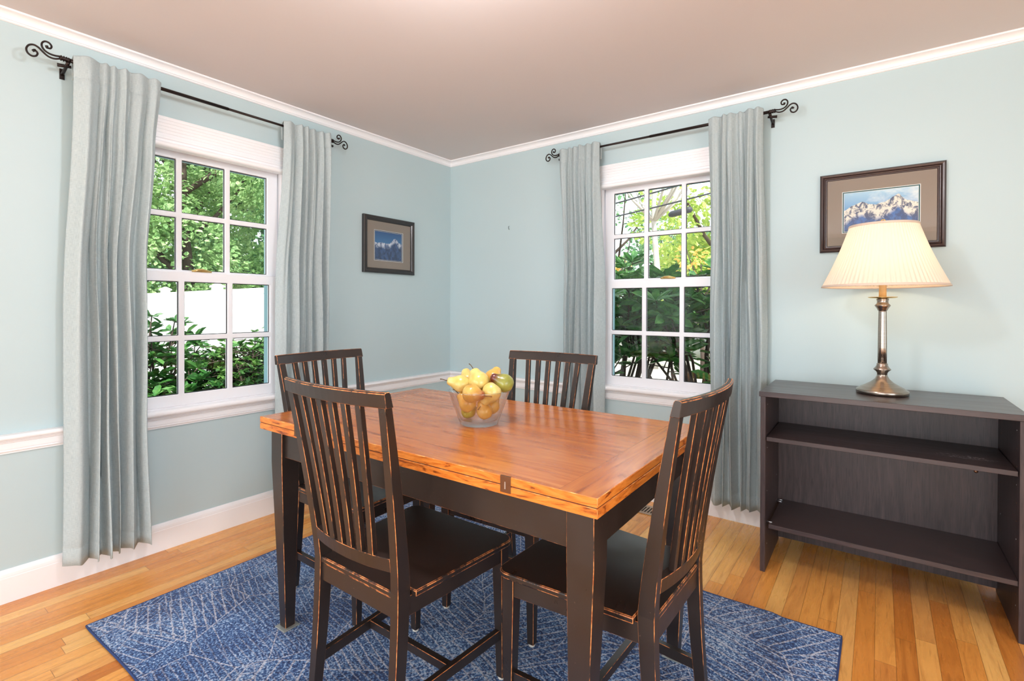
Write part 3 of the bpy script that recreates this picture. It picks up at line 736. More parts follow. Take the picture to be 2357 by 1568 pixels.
        mb.loft(rg); mb.build('apron', BK, r, bevel=0.0012, bmat=1)
        mb = MB(); z0, z1 = 0.126, 0.156; xs0, xs1 = 0.172, 0.197
        rg = [[(sx * xs0, 0.012, z) for z in (z0, z1)] + [(sx * (xs0 - 0.018), 0.012, z) for z in (z1, z0)], [(sx * xs1, 0.392, z) for z in (z0, z1)] + [(sx * (xs1 - 0.018), 0.392, z) for z in (z1, z0)]]
        mb.loft(rg); mb.build('stretcher', BK, r, bevel=0.0011, bmat=1)
    mb = MB(); mb.box(-0.171, 0.171, 0.395, 0.413, zs - 0.068, zs - 0.018); mb.build('apron', BK, r, bevel=0.0012, bmat=1)
    mb = MB(); mb.box(-0.151, 0.151, 0.006, 0.022, zs - 0.068, zs - 0.018); mb.build('apron', BK, r, bevel=0.0012, bmat=1)
    mb = MB(); mb.box(-0.167, 0.167, 0.186, 0.206, 0.128, 0.153); mb.build('stretcher', BK, r, bevel=0.0011, bmat=1)
    return r
c0 = chair_proto('worn black slat-back chair nearest the camera, its back to us')
poses = [(1.6149, -2.0906, -0.0015, None),
         (2.3391, -1.6323, 1.5521, 'worn black slat-back chair at the right end of the table'),
         (0.8274, -1.6289, -1.5171, 'worn black slat-back chair at the left end of the table, by the left wall'),
         (1.5925, -1.1143, 3.1805, 'worn black slat-back chair on the far side of the table, behind the fruit bowl')]
for x, y, a, lab in poses:
    o = c0 if lab is None else copy_tree(c0)
    o.location = (x, y, CH); o.rotation_euler = (0, 0, a)
    if lab: o['label'] = lab

# ---------------------------------------------------------------- bookcase
BX, BY = 2.738, -0.270
root = thing('bookcase', 'low open dark brown bookcase with two shelves, the lamp standing on it', 'bookcase', (BX, BY, 0), 0.008)
hw_, dp = 0.416, 0.222
EV, EX = M['espresso'], M['espresso_x']
mb = MB(); mb.box(-hw_ - 0.006, hw_ + 0.006, -dp - 0.004, dp, 0.768, 0.790); mb.build('top_board', EX, root, bevel=0.0012)
holes_z = [0.28 + 0.064 * k for k in range(8)]
for sx in (-1, 1):
    mb = MB(); x0, x1 = sorted((sx * hw_, sx * (hw_ - 0.020)))
    prof = [(-dp, 0.0), (-dp, 0.768), (dp, 0.768), (dp, 0.13), (dp - 0.045, 0.125), (dp - 0.05, 0.0)]
    mb.loft([[(x0, y, z) for y, z in prof], [(x1, y, z) for y, z in prof]]); sp_ = mb.build('side_panel', EV, root, bevel=0.001)
    xi = sx * (hw_ - 0.020)
    for yy in (-dp + 0.045, dp - 0.13):
        for z in holes_z + [0.07, 0.11, 0.15]:
            mb = MB(lambda a, b, c, xi=xi, sx=sx: (xi - sx * c, a, b)); mb.lathe([(0.0026, -0.0002), (0.0026, 0.0006), (0.0012, 0.0007)], 8, (yy, z, 0)); mb.build('peg_hole', M['hinge'] if (z * 1000) % 3 < 1.5 else M['steel'], sp_)
ix = hw_ - 0.0205
mb = MB(); mb.box(-ix, ix, dp - 0.075, dp - 0.070, 0.022, 0.768); bp_ = mb.build('back_panel', EV, root)
for x in (-0.36, 0.33):
    mb = MB(lambda a, b, c: (a, dp - 0.075 - c, b)); mb.lathe([(0.007, 0.0), (0.007, 0.001), (0.003, 0.002)], 14, (x, 0.505 - 0.02 * (x > 0), 0)); mb.build('screw_cap', M['hinge'], bp_)
mb = MB(); mb.box(-ix + 0.002, ix - 0.002, -dp + 0.006, dp - 0.076, 0.574, 0.592); mb.build('shelf', M['espresso_dusty'], root, bevel=0.001)
mb = MB(); mb.box(-ix + 0.012, ix, -dp + 0.006, dp - 0.076, 0.193, 0.211); sh = mb.build('shelf', EX, root, bevel=0.001)
for y, zz in ((-dp + 0.035, 0.212), (dp - 0.12, 0.212), (dp - 0.10, 0.214)):
    mb = MB(); mb.tube([(-ix + 0.0005, y, zz), (-ix + 0.022, y, zz)], 0.0028, 8); mb.build('shelf_pin', M['steel'], sh)

# ---------------------------------------------------------------- table lamp
LX, LY, LZ = 2.753, -0.250, 0.7905
root = thing('table_lamp', 'lit brushed-bronze table lamp with pleated cream shade on the bookcase', 'lamp', (LX, LY, LZ))
def P_(prof, name, mat, par=root, n=40, mod=None):
    mb = MB(); mb.lathe(prof, n, mod=mod); return mb.build(name, mat, par)
P_([(0.088, 0.0), (0.0925, 0.003), (0.0925, 0.017), (0.089, 0.020), (0.082, 0.0225), (0.078, 0.027), (0.060, 0.037), (0.040, 0.050), (0.026, 0.064), (0.020, 0.076), (0.0185, 0.080), (0.019, 0.082)], 'base', M['lampmetal'])
P_([(0.018, 0.081), (0.0185, 0.088), (0.022, 0.096), (0.031, 0.103), (0.031, 0.106), (0.024, 0.114), (0.020, 0.122), (0.020, 0.128), (0.0175, 0.131)], 'collar', M['lampmetal'])
flute = lambda a, z: 1 - 0.05 * (0.5 + 0.5 * math.cos(12 * a))
P_([(0.0165, 0.130), (0.0165, 0.20), (0.0155, 0.28), (0.0145, 0.350), (0.0145, 0.356)], 'column', M['lampmetal'], n=96, mod=flute)
P_([(0.014, 0.355), (0.018, 0.357), (0.019, 0.362), (0.023, 0.368), (0.028, 0.376), (0.028, 0.379), (0.021, 0.386), (0.020, 0.396), (0.022, 0.402), (0.022, 0.406), (0.012, 0.408)], 'collar', M['lampmetal'])
P_([(0.010, 0.407), (0.044, 0.409), (0.052, 0.412), (0.052, 0.414), (0.044, 0.412), (0.010, 0.411)], 'drip_plate', M['brass'])
P_([(0.0135, 0.411), (0.0135, 0.505), (0.010, 0.507)], 'candle_sleeve', M['candle'])
P_([(0.012, 0.507), (0.016, 0.520), (0.028, 0.550), (0.031, 0.575), (0.024, 0.598), (0.008, 0.610)], 'bulb', M['bulb'])
hb = MB()
for sg in (-1, 1):
    hb.tube([(0, 0, 0.508), (sg * 0.03, 0, 0.52), (sg * 0.047, 0, 0.56), (sg * 0.045, 0, 0.62), (sg * 0.02, 0, 0.665), (0, 0, 0.705)], 0.0015, 6)
hb.build('harp', M['brass'], root)
zb, ztp, rb, rt = 0.457, 0.722, 0.222, 0.119
mb = MB(); NS = 480; rings = []
def shade_r(u): return rb + (rt - rb) * u + 0.006 * math.sin(PI * u) * -1
for k in range(9):
    u = k / 8; z = zb + (ztp - zb) * u; R0 = shade_r(u)
    rings.append([(R0 * (1 + 0.011 * math.sin(j * 2 * PI / 6)) * math.cos(2 * PI * j / NS), R0 * (1 + 0.011 * math.sin(j * 2 * PI / 6)) * math.sin(2 * PI * j / NS), z) for j in range(NS)])
mb.loft(rings, cap=False, smooth=True); sh = mb.build('shade', M['shade'], root)
def ring_band(r0, z0, r1, z1, name):
    mb = MB(); rr = [(r0 + 0.001, z0), (r0 + 0.0035, z0 + 0.0004), (r1 + 0.0035, z1 - 0.0004), (r1 + 0.001, z1), (r1 - 0.002, z1), (r0 - 0.002, z0)]
    rings = [[(r * math.cos(a), r * math.sin(a), z) for r, z in rr] for a in [2 * PI * j / 72 for j in range(73)]]
    mb.loft(rings, cap=False, smooth=True); mb.build(name, M['shade_trim'], sh)
ring_band(rb, zb - 0.001, shade_r(0.035), zb + 0.009, 'trim_band'); ring_band(shade_r(0.965), ztp - 0.009, rt, ztp + 0.001, 'trim_band')
mb = MB()
for a in (0.3, 0.3 + 2 * PI / 3, 0.3 + 4 * PI / 3): mb.tube([(0, 0, 0.708), (rt * math.cos(a), rt * math.sin(a), 0.716)], 0.0012, 6)
mb.build('spider', M['brass'], sh)
mb = MB(); mb.tube([(0.0, 0, 0.706), (-0.009, 0.0, 0.716), (-0.011, 0, 0.732), (-0.004, 0, 0.744), (0.004, 0, 0.744), (0.011, 0, 0.732), (0.009, 0, 0.716), (0.0, 0, 0.708)], 0.0028, 8); mb.build('finial', M['brass'], root)

# ---------------------------------------------------------------- pictures
def m_mountain(name, curve, sky_hi, sky_lo, snow, rock, deep, ncs, hz, db=0.20):
    t = NT(name); tc = t.n('TexCoord'); sp = t.n('SeparateXYZ'); t.l(tc.outputs['Generated'], sp.inputs[0])
    u, v = sp.outputs[0], sp.outputs[2]
    fc = t.n('FloatCurve'); cm = fc.mapping.curves[0]
    while len(cm.points) < len(curve): cm.points.new(0.5, 0.5)
    for p, (a, b) in zip(cm.points, curve): p.location = (a, b); p.handle_type = 'VECTOR'
    fc.mapping.update(); t.l(u, fc.inputs['Value'])
    cb = t.n('CombineXYZ'); t.l(u, cb.inputs[0]); t.l(v, cb.inputs[1])
    n1 = t.noise(cb.outputs[0], 14, 6, 0.7); n3 = t.noise(cb.outputs[0], 3, 4, 0.6)
    ridge = t.math('ADD', fc.outputs[0], t.math('MULTIPLY', t.math('SUBTRACT', n1, 0.5), 0.09))
    below = t.math('LESS_THAN', v, ridge)
    sky = t.mix(t.ramp(v, [(0.4, 0.0), (1.0, 1.0)]), sky_lo, sky_hi)
    sky = t.mix(t.ramp(t.math('ADD', n3, t.math('MULTIPLY', u, hz)), [(0.62, 0.0), (0.85, 0.95)]), sky, srgb(238, 244, 250))
    depth = t.math('SUBTRACT', ridge, v)
    mp = t.n('Mapping'); mp.inputs['Scale'].default_value = (1.0, 0.5, 1); mp.inputs['Rotation'].default_value = (0, 0, 0.5); t.l(cb.outputs[0], mp.inputs[0])
    n2 = t.noise(mp.outputs[0], ncs, 6, 0.72, 0.6)
    lit = t.ramp(n2, [(0.44, rock), (0.53, snow)])
    shade = t.ramp(n2, [(0.44, tuple(c * 0.45 for c in deep[:3]) + (1,)), (0.58, deep)])
    body = t.mix(t.ramp(t.math('ADD', depth, t.math('MULTIPLY', n3, 0.25)), [(db, 0.0), (db + 0.12, 1.0)]), lit, shade)
    t.bsdf(t.mix(below, sky, body), 0.6); return t.m
M['photo_small'] = m_mountain('photo_blue_peak', [(0, .60), (.1, .58), (.28, .62), (.42, .58), (.55, .60), (.70, .78), (.76, .80), (.88, .66), (1, .62)],
                              srgb(26, 78, 138), srgb(70, 132, 186), srgb(222, 226, 240), srgb(84, 104, 150), srgb(62, 92, 146), 9, -0.2)
M['photo_large'] = m_mountain('photo_snow_ridge', [(0, .52), (.12, .66), (.26, .74), (.34, .68), (.44, .64), (.56, .68), (.64, .76), (.74, .86), (.82, .70), (1, .60)],
                              srgb(180, 216, 240), srgb(60, 140, 208), srgb(248, 238, 226), srgb(70, 84, 120), srgb(52, 110, 186), 11, 0.30, 0.40)
def picture(fn, s0, s1, z0, z1, prof, fmat, mat_in, img, inner, photo, label):
    """prof: (inset, depth) outline of the moulding"""
    cs, czz = (s0 + s1) / 2, (z0 + z1) / 2
    root = thing('framed_picture', label, 'picture', fn(cs, 0, czz))
    o0 = Vector(fn(cs, 0, czz)); loc = lambda s, d, z: tuple(Vector(fn(s, d, z)) - o0)
    mb = MB(loc); rings = []
    for (sx, sz) in ((-1, -1), (1, -1), (1, 1), (-1, 1), (-1, -1)):
        rings.append([(cs + sx * ((s1 - s0) / 2 - i), d, czz + sz * ((z1 - z0) / 2 - i)) for i, d in prof])
    mb.loft(rings, cap=False); fr = mb.build('frame', fmat, root)
    fi = prof[-2][0]
    mb = MB(loc); a0, a1, b0, b1 = s0 + fi, s1 - fi, z0 + fi, z1 - fi; i0, i1, j0, j1 = img
    mb.grid_frame([a0, i0, i1, a1], [b0, j0, j1, b1], lambda i, k: i == 1 and k == 1, 0.008, 0.0105); mb.build('mat_board', mat_in, root)
    e = 0.003
    mb = MB(loc); mb.grid_frame([i0 - 0.001, i0 + 0.0015, i1 - 0.0015, i1 + 0.001], [j0 - 0.001, j0 + 0.0015, j1 - 0.0015, j1 + 0.001], lambda i, k: i == 1 and k == 1, 0.0075, 0.0108); mb.build('mat_edge', M['mat_white'], root)
    mb = MB(loc); mb.grid_frame([i0 + 0.001, i0 + 0.006, i1 - 0.006, i1 - 0.001], [j0 + 0.001, j0 + 0.006, j1 - 0.006, j1 - 0.001], lambda i, k: i == 1 and k == 1, 0.0065, 0.0085); mb.build('mat_liner', inner, root)
    mb = MB(loc); mb.grid_frame([i0 + 0.0055, i0 + 0.0075, i1 - 0.0075, i1 - 0.0055], [j0 + 0.0055, j0 + 0.0075, j1 - 0.0075, j1 - 0.0055], lambda i, k: i == 1 and k == 1, 0.006, 0.008); mb.build('mat_edge', M['mat_white'], root)
    mb = MB(loc); mb.box(i0 + 0.004, i1 - 0.004, 0.003, 0.006, j0 + 0.004, j1 - 0.004)
    ph = mb.build('photo', photo, root)
    mb = MB(loc); mb.box(a0, a1, 0.0122, 0.0138, b0, b1); mb.build('pane', M['pane_pic'], root)
    return root
# small one on the left wall: texture runs along local Y, so the photo is built turned
_gen = M['photo_small'].node_tree
for nd in _gen.nodes:
    if nd.type == 'SEPXYZ':
        for l in list(_gen.links):
            if l.from_node == nd and l.from_socket.name == 'X': to = l.to_socket; _gen.links.remove(l); _gen.links.new(nd.outputs['Y'], to)
picture(LW, -0.842, -0.398, 1.385, 1.767, [(0, 0.001), (0, 0.020), (0.004, 0.024), (0.012, 0.026), (0.020, 0.022), (0.024, 0.023), (0.031, 0.017), (0.034, 0.010), (0.034, 0.001)], M['frame_black'], M['mat_board'],
        (-0.750, -0.500, 1.470, 1.675), M['mat_navy'], M['photo_small'], 'small black-framed photo of a snowy peak under blue sky on the left wall')
picture(BW, 2.502, 2.976, 1.428, 1.807, [(0, 0.001), (0, 0.016), (0.002, 0.019), (0.007, 0.024), (0.013, 0.022), (0.016, 0.016), (0.019, 0.019), (0.022, 0.018), (0.024, 0.013), (0.029, 0.013), (0.031, 0.009), (0.031, 0.001)], M['frame_brown'], M['mat_board'],
        (2.594, 2.888, 1.518, 1.716), M['mat_teal'], M['photo_large'], 'wide brown-framed photo of a sunlit snow ridge behind the lamp')

# ---------------------------------------------------------------- bowl of pears
B0 = Vector((1.6625, -1.626, 0.765))
root = thing('glass_bowl', 'clear fluted glass bowl full of pears on the table', 'bowl', tuple(B0))
mb = MB(); n = 96
mod = lambda a, z: 1 + (0.034 * abs(math.cos(8 * a)) * (1 if 0.012 < z < 0.088 else 0))
prof_o = [(0.060, 0.0005), (0.0635, 0.003), (0.0645, 0.010), (0.0655, 0.014), (0.074, 0.038), (0.083, 0.062), (0.0925, 0.087), (0.0955, 0.092), (0.1035, 0.112), (0.1050, 0.1145)]
prof_i = [(0.1035, 0.1155), (0.1015, 0.113), (0.0905, 0.086), (0.080, 0.060), (0.069, 0.035), (0.062, 0.017), (0.050, 0.0145), (0.004, 0.0140)]
rings = []
for k, (r, z) in enumerate(prof_o + prof_i):
    rings.append([(r * (mod(2 * PI * j / n, z) if k < len(prof_o) else 1) * math.cos(2 * PI * j / n), r * (mod(2 * PI * j / n, z) if k < len(prof_o) else 1) * math.sin(2 * PI * j / n), z) for j in range(n)])
mb.loft(rings, smooth=True); mb.build('bowl_wall', M['glass'], root)
def m_pear(name, a, b, c, pole=None):
    t = NT(name); v = t.coord('Object'); n = t.noise(v, 14, 4, 0.6); n2 = t.noise(v, 260, 2)
    col = t.ramp(n, [(0.3, srgb(*a)), (0.52, srgb(*b)), (0.75, srgb(*c))])
    if pole:
        sp = t.n('SeparateXYZ'); t.l(v, sp.inputs[0]); f = t.ramp(sp.outputs[2], [(0.018, 0.0), (0.040, 1.0)]); col = t.mix(f, col, srgb(*pole))
    col = t.mix(t.ramp(n2, [(0.66, 0.0), (0.72, 0.35)]), col, srgb(150, 110, 50))
    b_ = t.bsdf(col, 0.3, 0, 0.5, coat=0.5, coatr=0.15); b_.inputs['Subsurface Weight'].default_value = 0.0
    return t.m
YEL = m_pear('pear_yellow', (212, 180, 86), (230, 206, 124), (240, 226, 164))
GLD = m_pear('pear_gold', (196, 146, 62), (216, 172, 86), (228, 196, 116), (150, 78, 40))
ORG = m_pear('pear_orange', (212, 154, 60), (230, 186, 92), (240, 214, 134))
GRN = m_pear('pear_green', (128, 132, 52), (158, 160, 74), (188, 180, 96), (98, 34, 26))
OLV = m_pear('pear_olive', (150, 160, 52), (176, 184, 66), (200, 200, 90))
Fv = Vector((-0.59112, 0.80656, 0)).normalized(); Rv = Vector((0.80656, 0.59114, 0)).normalized()
def pear(px, py, toward, r, L, axis, mat, label, stem=True):
    """px,py: metres right/up of the bowl centre-line; axis = direction stem end points in (right, up, toward)"""
    c = Vector((B0.x, B0.y, 0)) + Rv * px - Fv * toward + Vector((0, 0, py))
    ax = (Rv * axis[0] + Vector((0, 0, axis[1])) - Fv * axis[2]).normalized()
    root = thing('pear', label, 'pear', tuple(c), 0, 'pears heaped in the glass bowl')
    root.rotation_euler = ax.to_track_quat('Z', 'Y').to_euler()
    prof = [(0.003, -0.80), (0.25, -0.92), (0.55, -0.90), (0.85, -0.62), (1.0, -0.15), (0.97, 0.25), (0.80, 0.70), (0.62, 1.02), (0.52, 1.30), (0.46, 1.52), (0.34, 1.70), (0.14, 1.77), (0.04, 1.73)]
    k = (L / r - 0.92) / 1.77
    pr = [(a * r, (b if b < 0 else b * k) * r) for a, b in prof]
    # smooth the outline
    pp = []
    for i in range(len(pr) - 1):
        p0, p1, p2, p3 = pr[max(i - 1, 0)], pr[i], pr[i + 1], pr[min(i + 2, len(pr) - 1)]
        for j in range(3):
            u = j / 3; pp.append(tuple(0.5 * (2 * p1[q] + (p2[q] - p0[q]) * u + (2 * p0[q] - 5 * p1[q] + 4 * p2[q] - p3[q]) * u * u + (3 * p1[q] - p0[q] - 3 * p2[q] + p3[q]) * u ** 3) for q in (0, 1)))
    pp.append(pr[-1]); pp = [(max(a, 0.0008), b) for a, b in pp]
    rn = random.Random(label); w = rn.uniform(0, 6)
    mb = MB(); mb.lathe(pp, 32, mod=lambda a, z: 1 + 0.03 * math.sin(2 * a + w) + 0.015 * math.sin(3 * a + 2 * w)); mb.build('flesh', mat, root)
    if stem:
        zt_ = pr[-1][1]; mb = MB(); mb.tube([(0, 0, zt_ - 0.002), (0.001, 0, zt_ + 0.008), (0.004, 0.001, zt_ + 0.017), (0.009, 0.001, zt_ + 0.024)], [0.0016, 0.0013, 0.0013, 0.0019], 7); mb.build('stem', M['stem'], root)
    return root
k_ = 1 / 687.0
def PP(u, v): return ((u - 1103) * k_, 1.155 - (v - 716) * k_)
def pr_(u, v, t_, r_, L_, *a): k = 1.11 if v < 910 else 1.04; x, z = PP(u, v + (5 if v < 910 else 0)); return pear(x, z, t_, r_ * k, L_ * 1.05, *a)
pr_(1060, 887, 0.000, 0.0265, 0.070, (-1, 0.25, 0.1), YEL, 'yellow pear lying over the bowl rim, stem pointing left')
pr_(1101, 881, 0.000, 0.0310, 0.074, (-0.45, 0.9, -0.5), YEL, 'topmost yellow pear with its stem standing up')
pr_(1089, 903, 0.054, 0.0270, 0.068, (1, -0.15, 0.35), GLD, 'golden-brown pear at the front of the heap, stem pointing right')
pr_(1132, 903, 0.036, 0.0280, 0.072, (-0.75, -0.95, 0.1), YEL, 'large pale yellow pear right of centre, tilted down-left in the bowl')
pr_(1160, 886, -0.010, 0.0285, 0.076, (-0.85, 0.45, 0.15), GRN, 'green pear with a dark red end at the right rim', False)
pr_(1134, 878, -0.058, 0.0270, 0.066, (0.3, 0.6, -0.5), ORG, 'orange pear peeking out behind the green one', False)
pr_(1073, 884, -0.055, 0.0270, 0.066, (-0.2, 0.7, -0.4), YEL, 'pale yellow pear half hidden behind the heap on the left', False)
pr_(1077, 935, 0.018, 0.0270, 0.066, (-0.7, 0.7, -0.2), ORG, 'yellow-orange pear low on the left behind the glass')
pr_(1116, 951, 0.024, 0.0255, 0.060, (-0.35, 0.9, 0.2), ORG, 'orange-yellow pear at the bottom of the bowl, ribbed base to us')
pr_(1078, 957, -0.015, 0.0235, 0.056, (0.5, 0.2, -0.8), OLV, 'olive green pear at the bottom left of the bowl', False)
pr_(1131, 945, -0.020, 0.0255, 0.060, (0.4, 0.6, -0.6), ORG, 'orange pear low on the right behind the glass', False)

# ---------------------------------------------------------------- ceiling light (just above the picture)
root = thing('ceiling_light', 'round white globe ceiling light hanging over the dining table', 'ceiling light', (1.85, -2.05, HC))
mb = MB(); mb.lathe([(0.002, -0.001), (0.07, -0.001), (0.07, -0.012), (0.05, -0.025), (0.012, -0.03), (0.008, -0.04), (0.008, -0.075), (0.03, -0.080), (0.034, -0.100), (0.002, -0.102)], 32); mb.build('stem', M['brass'], root)
mb = MB(); mb.lathe([(0.1 * math.sin(PI * k / 16) + 0.0005, -0.195 + 0.1 * math.cos(PI * k / 16)) for k in range(17)], 32); mb.build('globe', M['dome'], root)

# ---------------------------------------------------------------- outdoors
GZ = -0.42
mb = MB(); mb.box(-60, 60, -50, 60, GZ - 0.3, GZ); mb.build('ground', M['ground'], kind='structure')
def leaf_mesh(name, pts, dirs, size, mat, parent, rnd, narrow=0.45):
    """pts: leaf positions; dirs: outward directions; each leaf a folded blade"""
    n = len(pts); V = np.zeros((n * 6, 3)); F = []
    for i in range(n):
        d = Vector(dirs[i]); d = (d + Vector((rnd.gauss(0, .45), rnd.gauss(0, .45), rnd.gauss(0, .45)))).normalized()
        up = Vector((rnd.gauss(0, .6), rnd.gauss(0, .6), 1)).normalized(); a = d.cross(up)
        if a.length < 1e-3: a = Vector((1, 0, 0))
        a.normalize(); b = a.cross(d)
        L = size * rnd.uniform(0.7, 1.3); W = L * narrow; p = Vector(pts[i])
        q = [p, p + d * L * .35 + a * W * .5 + b * W * .12, p + d * L * .75 + a * W * .42 + b * W * .1 , p + d * L - b * L * .08, p + d * L * .75 - a * W * .42 + b * W * .1, p + d * L * .35 - a * W * .5 + b * W * .12]
        for j in range(6): V[i * 6 + j] = q[j]
        k = i * 6; F += [(k, k + 1, k + 2, k + 3), (k, k + 3, k + 4, k + 5)]
    me = bpy.data.meshes.new(name); me.from_pydata(V.tolist(), [], F); me.materials.append(mat)
    o = bpy.data.objects.new(name, me); COL.objects.link(o); o.parent = parent; return o
def crown_pts(rnd, blobs, dens):
    P, D = [], []
    for (c, r) in blobs:
        n = int(dens * r[0] * r[2])
        for _ in range(n):
            v = Vector((rnd.gauss(0, 1), rnd.gauss(0, 1), rnd.gauss(0, 1))).normalized(); k = rnd.uniform(0.55, 1.0) ** 0.5
            P.append((c[0] + v.x * r[0] * k, c[1] + v.y * r[1] * k, c[2] + v.z * r[2] * k)); D.append((v.x, v.y, v.z * 0.6 - 0.25))
    return P, D
def tree(name, label, cat, base, h, blobs, dens, leaf, mat, bark, rnd, group, tr=0.12, branches=8, narrow=0.6, spread=1.0):
    root = thing(name, label, cat, (base[0], base[1], GZ), 0, group)
    mb = MB(); pts = [(0, 0, -0.05)]; x = y = 0
    for k in range(1, 7):
        x += rnd.uniform(-.06, .06) * h / 5; y += rnd.uniform(-.06, .06) * h / 5; pts.append((x, y, h * k / 6))
    mb.tube(pts, [tr * (1.15 - 0.16 * k) for k in range(7)], 8); mb.build('trunk', bark, root)
    mb = MB()
    for k in range(branches):
        i = rnd.randint(3, 6) if blobs is None else rnd.randint(2, 5); p = Vector(pts[i]); a = rnd.uniform(0, 2 * PI); l = h * rnd.uniform(.22, .4) * spread
        q = [p, p + Vector((math.cos(a) * l * .4, math.sin(a) * l * .4, l * .35)), p + Vector((math.cos(a) * l * .75, math.sin(a) * l * .75, l * .8)), p + Vector((math.cos(a) * l, math.sin(a) * l, l * 1.35))]
        mb.tube([tuple(v) for v in q], [tr * .45, tr * .32, tr * .2, tr * .08], 6)
    mb.build('branch', bark, root)
    if blobs:
        P, D = crown_pts(rnd, blobs, dens); leaf_mesh('foliage', P, D, leaf, mat, root, rnd, narrow)
    return root
R1 = random.Random(77)
def blobs(n, cx, cy, cz, sx, sy, sz, r0, r1):
    return [((cx + R1.uniform(-sx, sx), cy + R1.uniform(-sy, sy), cz + R1.uniform(-sz, sz)), (lambda q: (q, q, q * 0.8))(R1.uniform(r0, r1))) for _ in range(n)]
# beyond the left window
G1 = 'leafy trees beyond the white fence'
tree('shade_tree', 'broad light green tree beyond the white fence, filling the upper left-hand window', 'tree', (-11.0, 2.4), 6.5, blobs(20, 0, 0, 4.0, 1.4, 2.3, 2.5, 0.9, 1.5), 1000, 0.13, M['leaf_tree'], M['bark'], R1, G1, 0.16)
tree('shade_tree', 'broad green tree left of the one filling the upper left-hand window', 'tree', (-12.8, -3.4), 6.5, blobs(14, 0, 0, 4.0, 1.6, 2.4, 2.4, 0.9, 1.5), 420, 0.18, M['leaf_tree'], M['bark'], R1, G1, 0.16)
tree('shade_tree', 'deeper green tree at the right edge of the left-hand window view', 'tree', (-10.0, 7.4), 6.5, blobs(14, 0, 0, 3.9, 1.6, 2.2, 2.4, 0.9, 1.5), 460, 0.17, M['leaf_deep'], M['bark'], R1, G1, 0.16)
tree('shade_tree', 'tall dark tree standing behind the light green one', 'tree', (-17.5, 5.0), 9, blobs(26, 0, 0, 4.8, 1.6, 5.5, 4.0, 1.6, 2.3), 230, 0.36, M['leaf_deep'], M['bark'], R1, G1, 0.2)
# white fence
p0, p1 = Vector((-3.30, 0.42, 0)), Vector((-9.40, 0.78, 0)); fz = 1.42
d_ = (p1 - p0).normalized(); ang = math.atan2(d_.y, d_.x)
root = thing('privacy_fence', 'white board fence running behind the shrubs outside the left-hand window', 'fence', (p0.x, p0.y, GZ), ang)
LF = 8.0; FH = fz - GZ
mb = MB(); mb.box(-0.45, LF, -0.02, 0.02, 0.06, FH - 0.05); mb.build('panel', M['fence'], root)
mb = MB(); mb.box(-0.45, LF, -0.03, 0.03, FH - 0.09, FH - 0.02); mb.build('rail', M['fence'], root, bevel=0.004)
for k in range(4):
    x = -0.4 + k * 2.35; mb = MB(); mb.box(x - 0.06, x + 0.06, -0.06, 0.06, 0, FH + 0.02); o = mb.build('post', M['fence'], root)
    mb = MB(); mb.loft([[(x - .08, -.08, FH + .02), (x + .08, -.08, FH + .02), (x + .08, .08, FH + .02), (x - .08, .08, FH + .02)], [(x - .08, -.08, FH + .04), (x + .08, -.08, FH + .04), (x + .08, .08, FH + .04), (x - .08, .08, FH + .04)], [(x - .02, -.02, FH + .08), (x + .02, -.02, FH + .08), (x + .02, .02, FH + .08), (x - .02, .02, FH + .08)]]); mb.build('post_cap', M['fence'], o)
def shrub(name, label, base, rad, h, nst, leaves, leaf, mat, rnd, group, narrow=0.4, whorl=True, low=0.25, zlo=0.55):
    root = thing(name, label, 'shrub', (base[0], base[1], GZ), 0, group)
    mb = MB(); P, D = [], []
    for k in range(nst):
        a = rnd.uniform(0, 2 * PI); rr = rad * rnd.uniform(.15, 1.0) ** 0.6; zt_ = h * rnd.uniform(zlo, 1.0) * (1 - 0.25 * (rr / rad) ** 2)
        p0_ = Vector((rnd.uniform(-.15, .15), rnd.uniform(-.15, .15), 0)); e = Vector((rr * math.cos(a), rr * math.sin(a), zt_)); m1 = p0_.lerp(e, .35) + Vector((rnd.uniform(-.1, .1), rnd.uniform(-.1, .1), -.1)); m2 = p0_.lerp(e, .7) + Vector((rnd.uniform(-.12, .12), rnd.uniform(-.12, .12), .02))
        q = [p0_, m1, m2, e]; mb.tube([tuple(v) for v in q], [0.028, 0.018, 0.011, 0.005], 6)
        nt = leaves // nst
        for j in range(max(1, nt // 8)):
            u = rnd.uniform(low, 1.0) if j else 1.0
            b_ = (m1.lerp(m2, (u - .35) / .35) if u < .7 else m2.lerp(e, (u - .7) / .3)) if u > .35 else p0_.lerp(m1, u / .35)
            tip = b_ + Vector((rnd.gauss(0, .16), rnd.gauss(0, .16), rnd.uniform(-.02, .16))) * (1 if j else 0)
            if j: mb.tube([tuple(b_), tuple(b_.lerp(tip, .5) + Vector((0, 0, .02))), tuple(tip)], [0.006, 0.004, 0.003], 5)
            w0 = rnd.uniform(0, 6)
            for q_ in range(8):
                aa = w0 + q_ * 2 * PI / 8 * (1 if whorl else 2.4); el = rnd.uniform(-0.1, 0.7)
                P.append(tuple(tip)); D.append((math.cos(aa) * 1.6, math.sin(aa) * 1.6, el * 1.6))
    mb.build('stem', M['bark'], root); leaf_mesh('foliage', P, D, leaf, mat, root, rnd, narrow); return root
G2 = 'shrubs outside the left-hand window'
shrub('rhododendron_shrub', 'large-leaved green shrub low in the left-hand window beside the curtain', (-2.50, -1.25), 0.60, 1.66, 34, 3400, 0.115, M['leaf_rhodo'], R1, G2, 0.42)
shrub('boxwood_shrub', 'fine-leaved clipped shrub at the lower right of the left-hand window', (-2.25, -0.40), 0.48, 1.34, 90, 22000, 0.048, M['leaf_box'], R1, G2, 0.5, False)
shrub('rhododendron_shrub', 'small sparse shrub between the two larger ones outside the left-hand window', (-4.0, -0.75), 0.40, 0.95, 14, 900, 0.09, M['leaf_rhodo'], R1, G2, 0.42)
